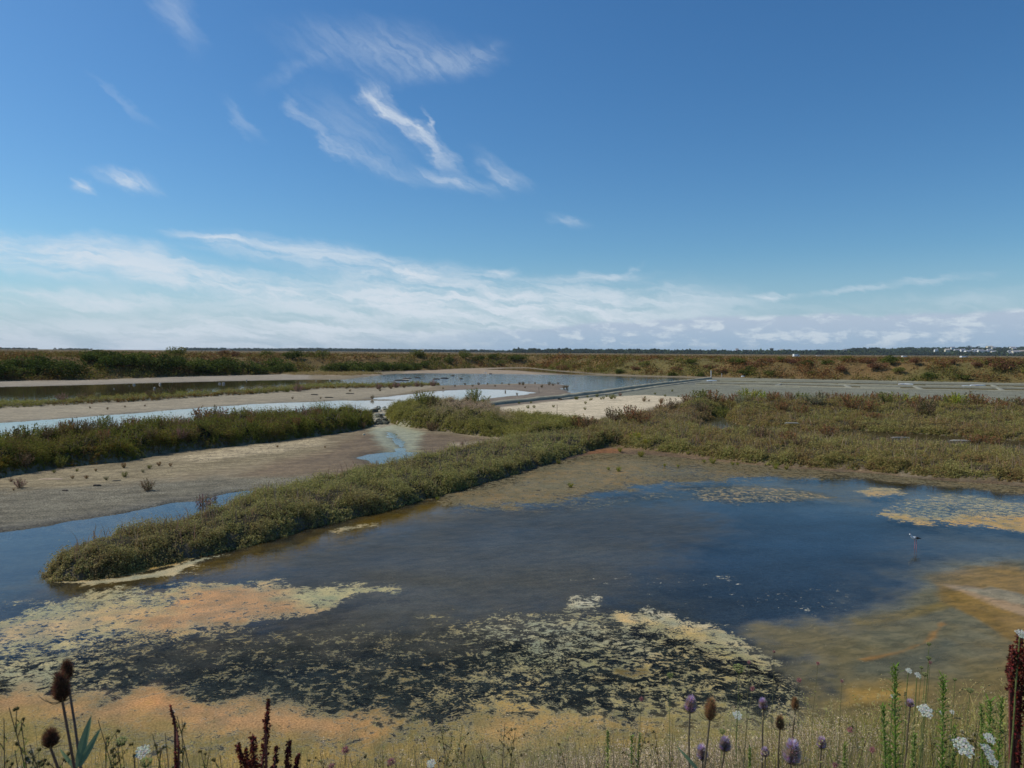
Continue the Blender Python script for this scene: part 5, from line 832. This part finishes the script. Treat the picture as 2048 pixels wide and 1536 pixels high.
# ------------------------------------------------------------------ plants of the near bank, close to the camera
random.seed(21)
def zb(x, y): return float(bank_z(np.array([x]), np.array([y]))[0]) if y > .6 else 2.5
def bz(a, b, c, n=8): a, b, c = Vector(a), Vector(b), Vector(c); return [a*(1-t)**2+b*2*t*(1-t)+c*t*t for t in [i/n for i in range(n+1)]]
def head_stem(top, off=(0, 0), r0=.005, r1=.003, col=(.16,.12,.07), e=None, n=8, name='stem', base=None):
    x, y = top.x+off[0], top.y+off[1]; b = Vector(base) if base is not None else Vector((x, y, zb(x, y)-.02)); mid = Vector((b.x*.75+top.x*.25, b.y*.75+top.y*.25, b.z*.35+top.z*.65)); pts = bz(b, mid, top, n)
    pts = [p+Vector((random.uniform(-1, 1), random.uniform(-1, 1), 0))*.0025 for p in pts]; pts[-1] = top
    g = Geo(); g.tube(pts, [r0+(r1-r0)*i/n for i in range(n+1)], col, 7); g.build(name, M_stem, e); return pts
def teasel(heads, y, label, off=(0,0), leaf=None, group='teasels on the near bank'):
    p0 = Vector(P3(heads[0][0], heads[0][1], y)); bx_, by_ = p0.x+off[0], p0.y+off[1]; e = empty('teasel', (0, 0, 0)); org = Vector((bx_, by_, zb(bx_, by_)-.02)); e.location = org; tag(e, label, 'teasel', group)
    for (px, py, wp, hp, kind, dy) in heads:
        c = Vector(P3(px, py, y+dy)); sc_ = (y+dy)/F; q_ = .86 if kind == 'lilac' else .95; rx, rz = wp*sc_/2*q_, hp*sc_/2*q_; ax = Vector((random.uniform(-.12, .12), 0, 1)).normalized(); bot = c-ax*rz*.95
        st = head_stem(bot-org, e=e, base=(0, 0, 0), r0=.0055, r1=.0032, col=(.14,.085,.06) if kind == 'dark' else (.17,.13,.08))
        core = {'dark': (.075,.038,.022), 'brown': (.20,.105,.05), 'lilac': (.22,.15,.12)}[kind]; spk = {'dark': (.17,.085,.05), 'brown': (.36,.22,.11), 'lilac': (.46,.35,.30)}[kind]
        g = Geo(); g.ball(c-org, (rx*.80, rz*.95), core, 14, 12, prof=lambda t: 1.12-.35*t, axis=ax)
        cc = c-org; a = ax.orthogonal().normalized(); b = ax.cross(a); N = 620
        for i in range(N):
            t = (i+.5)/N; ph = i*2.39996; zz = -1+2*t; rr = math.sqrt(max(0, 1-zz*zz))*(1.1-.17*(zz+1)); d = (a*math.cos(ph)+b*math.sin(ph)); p = cc+d*(rx*.78*rr)+ax*(rz*.93*zz)
            dd = (d*(.9*rr+.15)+ax*(.5+.45*max(0, zz))).normalized(); col = spk
            if kind == 'lilac' and (-.75 < zz < -.1 or zz > .55) and random.random() < .65: col = (.58+random.uniform(-.05,.08), .46, .64)
            col = tuple(q*random.uniform(.75, 1.25) for q in col); L = rx*random.uniform(.45, .8)*(1.25 if zz > .75 else 1)
            g.blade(p, dd, rvec(), L, rx*(.10 if col[2] < .3 else .16), col)
        g.build('seed_head', M_dry, e)
        for i in range(7):
            q = i*.9+random.uniform(-.2, .2); d = a*math.cos(q)+b*math.sin(q); L = rz*random.uniform(.8, 1.9); s0 = cc-ax*rz*.93
            br = Geo(); br.tube(bz(s0, s0+d*L*.6-ax*L*.05, s0+d*L*.85+ax*L*.55, 6), [.0012, .0012, .0011, .001, .0009, .0007, .0003], (.20,.15,.08), 5, False); br.build('bract', M_stem, e)
    if leaf:
        for (px, py, dx, dz, L, W) in leaf:
            p = Vector(P3(px, py, y))-org; l = Geo(); l.leaf(p, (dx, .15, dz), (.2, -1, .3), L, W, (.16,.23,.13), .25, 8); l.build('leaf', M_leaf, e)
    return e
teasel([(122,1376,34,62,'dark',0),(134,1341,24,40,'dark',.25)], 1.75, 'pair of dark brown teasel heads crossing at the lower left corner', (.05, .1), [(155,1534,.12,.9,.115,.024),(160,1532,.35,.8,.09,.018)])
teasel([(101,1478,31,38,'dark',0)], 1.8, 'single low dark teasel head below the crossing pair at lower left', (.12, .12), [(160,1545,-.75,.55,.09,.012)])
teasel([(1421,1420,25,46,'brown',0)], 2.3, 'tall brown teasel head with spreading bracts right of centre at the bottom', (-.03,.1), [(1400,1545,-.7,.8,.10,.014)])
teasel([(1381,1411,25,36,'lilac',0)], 2.6, 'lilac banded teasel left beside the tall brown teasel', (.02,.1)); teasel([(1584,1508,36,52,'lilac',0)], 2.0, 'largest lilac teasel at the bottom edge right of the tall brown one', (.02,.1))
teasel([(1590,1408,15,28,'brown',0)], 3.2, 'small reddish brown teasel head above the largest lilac teasel', (.01,.1)); teasel([(1450,1490,24,32,'lilac',0)], 2.6, 'lilac teasel below and right of the tall brown teasel', (-.03,.1))
teasel([(1404,1507,23,34,'lilac',0)], 2.5, 'lilac teasel at the bottom left below the tall brown teasel', (.03,.1)); teasel([(1530,1505,17,20,'lilac',0)], 3.0, 'small lilac teasel between two bigger lilac ones at the bottom', (.03,.1))
teasel([(1643,1487,19,26,'lilac',0)], 2.9, 'lilac teasel right of the largest lilac one', (.02,.1)); teasel([(1526,1409,18,25,'lilac',0)], 3.0, 'lilac teasel standing before the black speckled mat', (.03,.1)); teasel([(1560,1446,17,30,'brown',0)], 3.0, 'dull fuzzy teasel between lilac teasels near the pale dry grass', (.03,.1))
teasel([(1820,1408,17,15,'lilac',0)], 3.1, 'small round purple flower head between the tall leafy green stems', (.02,.1), group='teasels on the near bank')
def dock(spikes, y, label, base_px, thick=1.0, col=(.115,.030,.022)):
    b = Vector(P3(base_px, 1600, y)); z0 = zb(b.x, b.y); org = Vector((b.x, b.y, z0)); e = empty('dock_plant', org); tag(e, label, 'dock plant', 'dark red dock plants on the near bank')
    for j, (px0, py0, px1, py1, w) in enumerate(spikes):
        t = Vector(P3(px0, py0, y+.06*math.sin(j*2)))-org; s = Vector(P3(px1, py1, y))-org; pts = bz((0, 0, 0), (s.x*.4, 0, s.z*.5), s, 5)[:-1]+bz(s, (s+t)/2+Vector((0, 0, .01)), t, 8); g = Geo(); g.tube(pts, [.005-.003*i/len(pts) for i in range(len(pts))], (.16,.05,.035), 6); g.build('stem', M_stem, e)
        c = Geo(); R = w*y/F/2*1.25; L = (t-s).length; n = int(L/.0028*thick*5); ax = (t-s).normalized()
        for i in range(n):
            u = random.random(); wh = .55+.45*math.sin(u*L/.017*6.28)**2; p = s+(t-s)*u; d = rvec(); d = (d-ax*d.dot(ax)*.5).normalized(); rr = R*wh*(1.05-.55*u)*random.uniform(.35, 1.0); q = p+d*rr; sz = random.uniform(.0028, .0055); nn = rvec(); si = d.cross(nn).normalized()
            k = tuple(v*random.uniform(.55, 1.6) for v in col); c.add([q-d*sz, q+si*sz*.8, q+d*sz, q-si*sz*.8, q+nn*sz*.6], [(0,1,4),(1,2,4),(2,3,4),(3,0,4)], k)
        c.build('seed_spike', M_dry, e)
    return e
dock([(537,1400,532,1460,15),(534,1462,522,1545,26),(505,1470,512,1570,26),(578,1482,572,1570,19),(553,1494,545,1570,19),(598,1508,583,1570,13),(474,1490,498,1560,20),(492,1500,505,1580,26)], 1.9, 'dark red dock with several seed spikes at the bottom left of centre', 530)
dock([(2042,1262,2036,1345,26),(2024,1290,2020,1345,16),(2030,1300,2022,1380,26),(2050,1300,2040,1420,34),(2015,1340,2026,1380,14),(2036,1380,2032,1445,22),(2062,1290,2055,1430,34),(2075,1330,2060,1460,30),(2034,1430,2034,1470,20),(2040,1480,2036,1530,10)], 2.0, 'tall dark red dock cut by the right edge of the picture', 2042, 1.2)
dock([(340,1410,350,1450,7),(352,1450,357,1500,7),(350,1505,356,1560,9)], 2.3, 'thin reddish dock stalk among whitish seed heads at lower left', 352, .7, (.16,.04,.03))
def fleabane(stems, y, label, base_px, h=1.0):
    b = Vector(P3(base_px, 1600, y)); org = Vector((b.x, b.y, zb(b.x, b.y))); e = empty('leafy_green_plant', org); tag(e, label, 'leafy plant', 'leafy green stems on the near bank')
    for px, py, w, dy in stems:
        t = Vector(P3(px, py, y+dy))-org; pts = bz((random.uniform(-.02, .02), 0, 0), (t.x*.5, t.y*.5, t.z*.6), t, 10); g = Geo(); g.tube(pts, [.0045-.003*i/10 for i in range(11)], (.10,.16,.03), 6); g.build('stem', M_stem, e)
        l = Geo(); L = sum((pts[i+1]-pts[i]).length for i in range(10)); n = int(L/.0036)
        for i in range(n):
            u = (i+.5)/n; k = min(9, int(u*10)); p = pts[k].lerp(pts[k+1], u*10-k); a = i*2.4+random.uniform(-.3, .3); d = Vector((math.cos(a), math.sin(a), random.uniform(.55, 1.2) if u < .9 else 1.6)); R = w*y/F/2
            l.leaf(p, d, (0, 0, 1), R*random.uniform(1.5, 2.7)*(1.1-.35*u), .0062, tuple(q*random.uniform(.8, 1.25) for q in ((.13,.22,.035) if u > .75 else (.09,.155,.025))), random.uniform(.1, .5), 3)
        l.build('leaves', M_leaf, e)
        f = Geo()
        for i in range(46):
            u = random.uniform(.82, 1.0); k = min(9, int(u*10)); p = pts[k].lerp(pts[k+1], u*10-k); d = rvec(); d.z = abs(d.z); q = p+d*w*y/F*random.uniform(.15, .6)*(1.25-u*.5); f.ball(q, (random.uniform(.0022, .0038), .0045), (.27,.33,.10), 5, 3)
        f.build('flower_buds', M_leaf, e)
    return e
fleabane([(1790,1334,24,0),(1766,1412,14,.05),(1830,1470,12,.1)], 2.4, 'tallest leafy green stem rising over the olive shallows at lower right', 1800); fleabane([(1886,1358,22,0),(1910,1455,14,.1)], 2.5, 'second leafy green stem right of the tallest one', 1892)
fleabane([(1980,1402,24,0),(2004,1398,18,.1),(1962,1410,12,.05)], 2.6, 'leafy green plant with spreading bright tops beside the right dock', 1985); fleabane([(1216,1462,9,0)], 3.6, 'small green stem left in the pale dry grass', 1215); fleabane([(1264,1472,9,0),(1280,1468,7,.05)], 3.6, 'small forked green stem right of the other in the pale dry grass', 1262)
fleabane([(2035,1480,16,0)], 2.6, 'leafy green stem at the lower right corner', 2038); fleabane([(1780,1500,14,0)], 2.8, 'low green stem left of the tallest leafy stem', 1776); fleabane([(1690,1490,10,0)], 3.1, 'low green stem among the lilac teasels', 1690); fleabane([(1500,1495,9,0)], 3.0, 'low green stem near the tall brown teasel', 1502)
def umbel(px, py, wp, y, label, col=(.72,.74,.64), tiltx=0.0, closed=False, off=(.02, .08)):
    c = Vector(P3(px, py, y)); org = Vector((c.x+off[0], c.y+off[1], zb(c.x+off[0], c.y+off[1])-.02)); e = empty('wild_carrot', org); tag(e, label, 'wild carrot', 'wild carrot flowers on the near bank'); R = wp*y/F/2
    ax = Vector((tiltx, -.55, .85)).normalized() if not closed else Vector((tiltx, 0, 1)); top = c-org-ax*R*.8; head_stem(top, e=e, base=(0, 0, 0), r0=.003 if not closed else .0016, r1=.0018 if not closed else .001, col=(.14,.17,.05)); a = ax.orthogonal().normalized(); b = ax.cross(a); N = 22; f = Geo(); ry = Geo()
    for i in range(N):
        rr = math.sqrt((i+.5)/N); q = i*2.4; d = a*math.cos(q)+b*math.sin(q)
        if closed: p = top+ax*R*(.3+1.5*math.sqrt(max(0, 1-(rr*.9)**2)))*.8+d*R*(.55+.4*rr)*min(1, rr*1.4); mid = top+d*R*.95+ax*R*.5
        else: p = top+ax*R*(.8-.12*rr*rr)+d*R*rr; mid = top+ax*R*.35+d*R*rr*.55
        ry.tube(bz(top, mid, p, 4), .0007, (.16,.19,.06), 4, False)
        for k in range(13 if not closed else 7):
            v = rvec(); s = R*.115*random.uniform(.6, 1.2); pp = p+(a*v.x+b*v.y)*R*.17+ax*v.z*R*.05; si = rvec(); n2 = (ax+rvec()*.5).normalized(); x_ = n2.cross(si).normalized(); y_ = n2.cross(x_); kk = tuple(w*random.uniform(.8, 1.1) for w in col)
            f.add([pp+x_*s, pp+y_*s, pp-x_*s, pp-y_*s], [(0,1,2,3)], kk)
    f.build('flower_head', M_petal, e); ry.build('rays', M_stem, e)
    return e
for q in [(1928,1493,40,2.2,'largest white flower plate at the lower right',.1),(1976,1500,28,2.2,'white flower plate right of the largest one',.35),(1985,1520,26,2.15,'lowest white flower plate in the lower right corner',.35),(1851,1421,28,2.7,'white flower plate between the two tallest leafy stems',0),(1818,1341,12,3.0,'tiny white flower head over the olive water beside the tallest stem',0),(1836,1350,13,3.0,'small white flower head just right of the tiny one',.1),(1475,1430,18,3.0,'white flower head right of the tall brown teasel',0),(284,1503,28,2.3,'white flower plate near the bottom left among brown weeds',0),(2044,1268,22,1.95,'white flower plate at the top of the right dock',.1),(1905,1424,10,3.0,'small white flower right of the second leafy stem',0),(1980,1476,22,2.5,'white flower plate above the pair in the lower right',.1),(1884,1425,9,3,'small white flower left of the one by the second leafy stem',0),(862,1527,18,3,'white flower at the bottom centre',0),(1786,1392,9,2.8,'tiny white flower low on the tallest leafy stem',0)]: umbel(q[0], q[1], q[2], q[3], q[4], tiltx=q[5])
for q in [(1858,1288,9,3.0,'small green closed head highest over the olive water'),(1843,1335,8,3.0,'small olive closed head above the tiny white flowers'),(1850,1349,12,2.9,'green closed head beside the small white flower head'),(1340,1351,15,3.0,'pale green closed head standing over the black speckled mat'),(1478,1337,24,2.7,'wide green closed head above the speckled mat'),(1940,1381,14,2.7,'dark green closed head before the golden grass'),(1910,1359,8,2.9,'small olive head right of the second leafy stem'),(243,1482,22,2.3,'pale green closed head left of the bottom white flower'),(1858,1316,10,2.9,'brownish closed head under the highest green one'),(292,1525,26,2.2,'olive closed head below the bottom left white flower'),(1445,1463,14,2.8,'green closed head among the lilac teasels')]: umbel(q[0], q[1], q[2], q[3], q[4], col=(.30,.33,.13), closed=True)
def weed(px, py, y, label, n=7, col=(.62,.58,.50), sprd=26, leafc=(.17,.165,.05)):
    c = Vector(P3(px, py, y)); org = Vector((c.x+random.uniform(-.16, .16), c.y+.08, zb(c.x, c.y+.08)-.02)); e = empty('branched_weed', org); tag(e, label, 'weed', 'branched seeding weeds on the near bank')
    top = c-org; g = Geo(); st = bz((0, 0, 0), (top.x*.3, 0, top.z*.6), top, 8); g.tube(st, [.003-.0018*i/8 for i in range(9)], (.15,.11,.06), 5); h = Geo(); lf = Geo()
    for i in range(n):
        u = random.uniform(.5, .95); k = min(7, int(u*8)); p = st[k].lerp(st[k+1], u*8-k); tip = p+Vector((random.uniform(-1, 1)*sprd*y/F, random.uniform(-.03, .03), random.uniform(.02, .07))); b_ = bz(p, (p.x*.6+tip.x*.4, p.y, tip.z-.02), tip, 4); g.tube(b_, .0011, (.15,.11,.06), 4, False)
        h = Geo()
        for j in range(random.choice((1, 2, 3))):
            q = b_[-1]+rvec()*.002*j if j else b_[-1]+rvec()*.006; cc = col if random.random() < .6 else (.17,.12,.06); h.ball(q, (random.uniform(.003, .0055), .005), (.14,.13,.05), 6, 4)
            for s in range(16): d = rvec(); d.z = abs(d.z); h.blade(q+d*.002, d, rvec(), random.uniform(.004, .0075), .0022, tuple(w*random.uniform(.8, 1.15) for w in cc))
        h.build('seed_head', M_petal, e)
        for j in range(6): v = random.uniform(.2, .9); kk = min(3, int(v*4)); q = b_[kk]; lf.leaf(q, rvec(), (0, 0, 1), random.uniform(.008, .02), .005, tuple(w*random.uniform(.7, 1.3) for w in leafc), .2, 2)
    for j in range(50): v = random.uniform(.1, .95); kk = min(7, int(v*8)); lf.leaf(st[kk].lerp(st[kk+1], v*8-kk), rvec(), (0, 0, 1), random.uniform(.012, .03), .006, tuple(w*random.uniform(.7, 1.3) for w in leafc), .3, 2)
    g.build('stem', M_stem, e); lf.build('leaves', M_leaf, e)
wl = [(18,1415,1.9,'dark'),(8,1440,2.1,'dark'),(42,1440,2.0,'dark'),(60,1490,2.0,'w'),(196,1440,2.3,'dark'),(212,1475,2.2,'dark'),(232,1468,2.4,'dark'),(305,1468,2.3,'w'),(330,1466,2.3,'w'),(354,1432,2.3,'w'),(364,1440,2.4,'w'),(322,1495,2.2,'w'),(30,1500,2.0,'w'),(420,1500,2.5,'dark'),(440,1510,2.4,'dark'),(640,1505,3.0,'dark'),(700,1515,3.0,'dark'),(850,1480,3.4,'w'),(880,1452,3.6,'w'),(905,1475,3.6,'w'),(925,1450,3.6,'w'),(930,1490,3.2,'w'),(960,1500,3.2,'dark'),(1010,1445,3.8,'dark'),(1030,1465,3.8,'dark'),(1275,1458,3.6,'w'),(1295,1455,3.6,'w'),(1310,1462,3.5,'w'),(1120,1490,3.6,'dark'),(1860,1470,2.6,'dark'),(1960,1440,2.6,'w'),(2010,1450,2.5,'dark'),(1740,1460,3.0,'w'),(1340,1500,3.2,'dark'),(765,1500,3.1,'w'),(110,1515,2.1,'dark'),(270,1515,2.3,'dark')]
wl.sort()
for i, (px, py, y, k) in enumerate(wl): weed(px, py, y, f'{"whitish" if k == "w" else "brown"} seeding weed, {ORD[i]} from the left along the bottom edge', 8, (.78,.73,.64) if k == 'w' else (.32,.22,.12))
def pink(px, py, y, w, label):
    c = Vector(P3(px, py, y)); org = Vector((c.x, c.y+.06, zb(c.x, c.y+.06)-.02)); e = empty('pink_flower', org); tag(e, label, 'flower', 'dull pink flower heads on the near bank'); t = c-org; head_stem(t, e=e, base=(random.uniform(-.05, .05), 0, 0), r0=.0016, r1=.0009, col=(.15,.14,.06)); f = Geo(); R = w*y/F/2
    for i in range(150): d = rvec(); f.blade(t+d*R*.3, d, rvec(), R*random.uniform(.5, .9), R*.14, (.42*random.uniform(.8, 1.2), .20, .20))
    f.build('flower_head', M_petal, e)
for i, q in enumerate([(690,1500,2.6,20),(782,1524,2.6,20),(663,1532,2.5,16),(1505,1377,3.2,12),(1498,1324,3.3,9),(1598,1360,3.2,12),(1636,1327,3.3,9),(1684,1362,3.3,8),(1283,1398,3.3,11),(1700,1460,3,16),(1745,1500,2.8,16),(1548,1303,3.4,7),(1860,1325,3,9),(1670,1530,2.6,14)]): pink(q[0], q[1], q[2], q[3], f'dull pink flower head, {ORD[sorted([690,782,663,1505,1498,1598,1636,1684,1283,1700,1745,1548,1860,1670]).index(q[0])]} from the left near the bottom edge')
def stalk(px0, py0, px1, py1, y, label):                   # arching golden grass stalk
    t = Vector(P3(px0, py0, y)); b = Vector(P3(px1, py1, y)); org = Vector((b.x, b.y, zb(b.x, b.y)-.02)); e = empty('golden_grass_stalk', org); tag(e, label, 'grass stalk', 'arching golden grass stalks'); b2 = b-org; t2 = t-org; w = (t2.x-b2.x)
    up = Vector((b2.x+w*.55, 0, max(t2.z, b2.z)+abs(w)*.22)); pts = bz((b2.x-w*.3, 0, 0), (b2.x-w*.05, 0, b2.z*.6), b2, 5)[:-1]+bz(b2, up, t2, 9); g = Geo(); g.tube(pts, [.0018-.0011*i/len(pts) for i in range(len(pts))], (.33,.25,.09), 5); g.build('stem', M_stem, e); h = Geo()
    for i in range(46): u = random.uniform(.62, 1); k = 4+u*9; j = min(len(pts)-2, int(k)); p = pts[j].lerp(pts[j+1], min(1, k-j)); d = rvec(); d = (d*.5+(pts[j+1]-pts[j]).normalized()+Vector((0, 0, -.25))).normalized(); h.leaf(p, d, rvec(), random.uniform(.007, .012), .003, (.42*random.uniform(.8, 1.2), .34, .16), .1, 2)
    h.build('seed_head', M_dry, e)
sl = [(1988,1370,1930,1450),(1960,1366,1915,1440),(1884,1408,1830,1470),(1900,1405,1860,1440),(1775,1432,1745,1470),(1733,1428,1712,1440),(1700,1446,1680,1455),(2024,1396,1985,1440),(2018,1392,1960,1460),(1925,1378,1905,1450),(1865,1412,1820,1450),(1925,1438,1880,1450),(1810,1385,1806,1430),(2047,1500,1980,1470),(1797,1440,1768,1470),(1395,1442,1345,1463)]
for i, q in enumerate(sl): stalk(q[0], q[1], q[2], q[3], 2.9 if i < 15 else 3.3, f'golden grass stalk, {ORD[sorted(range(len(sl)), key=lambda k: sl[k][0]).index(i)]} from the left by its drooping tip')

# ------------------------------------------------------------------ sea air
def haze():
    m, t = mat_base('haze'); v = t.new('ShaderNodeVolumePrincipled'); v.inputs['Color'].default_value = (.78, .90, 1.0, 1); v.inputs['Density'].default_value = .00006; v.inputs['Anisotropy'].default_value = .1
    o = t.new('ShaderNodeOutputMaterial'); t.l.new(v.outputs[0], o.inputs['Volume'])
    g = Geo(); g.box((-8300, -60, -1.6), (8300, 6300, 62), (1, 1, 1)); ob = g.build('haze', m); tag(ob, kind='stuff')
haze()
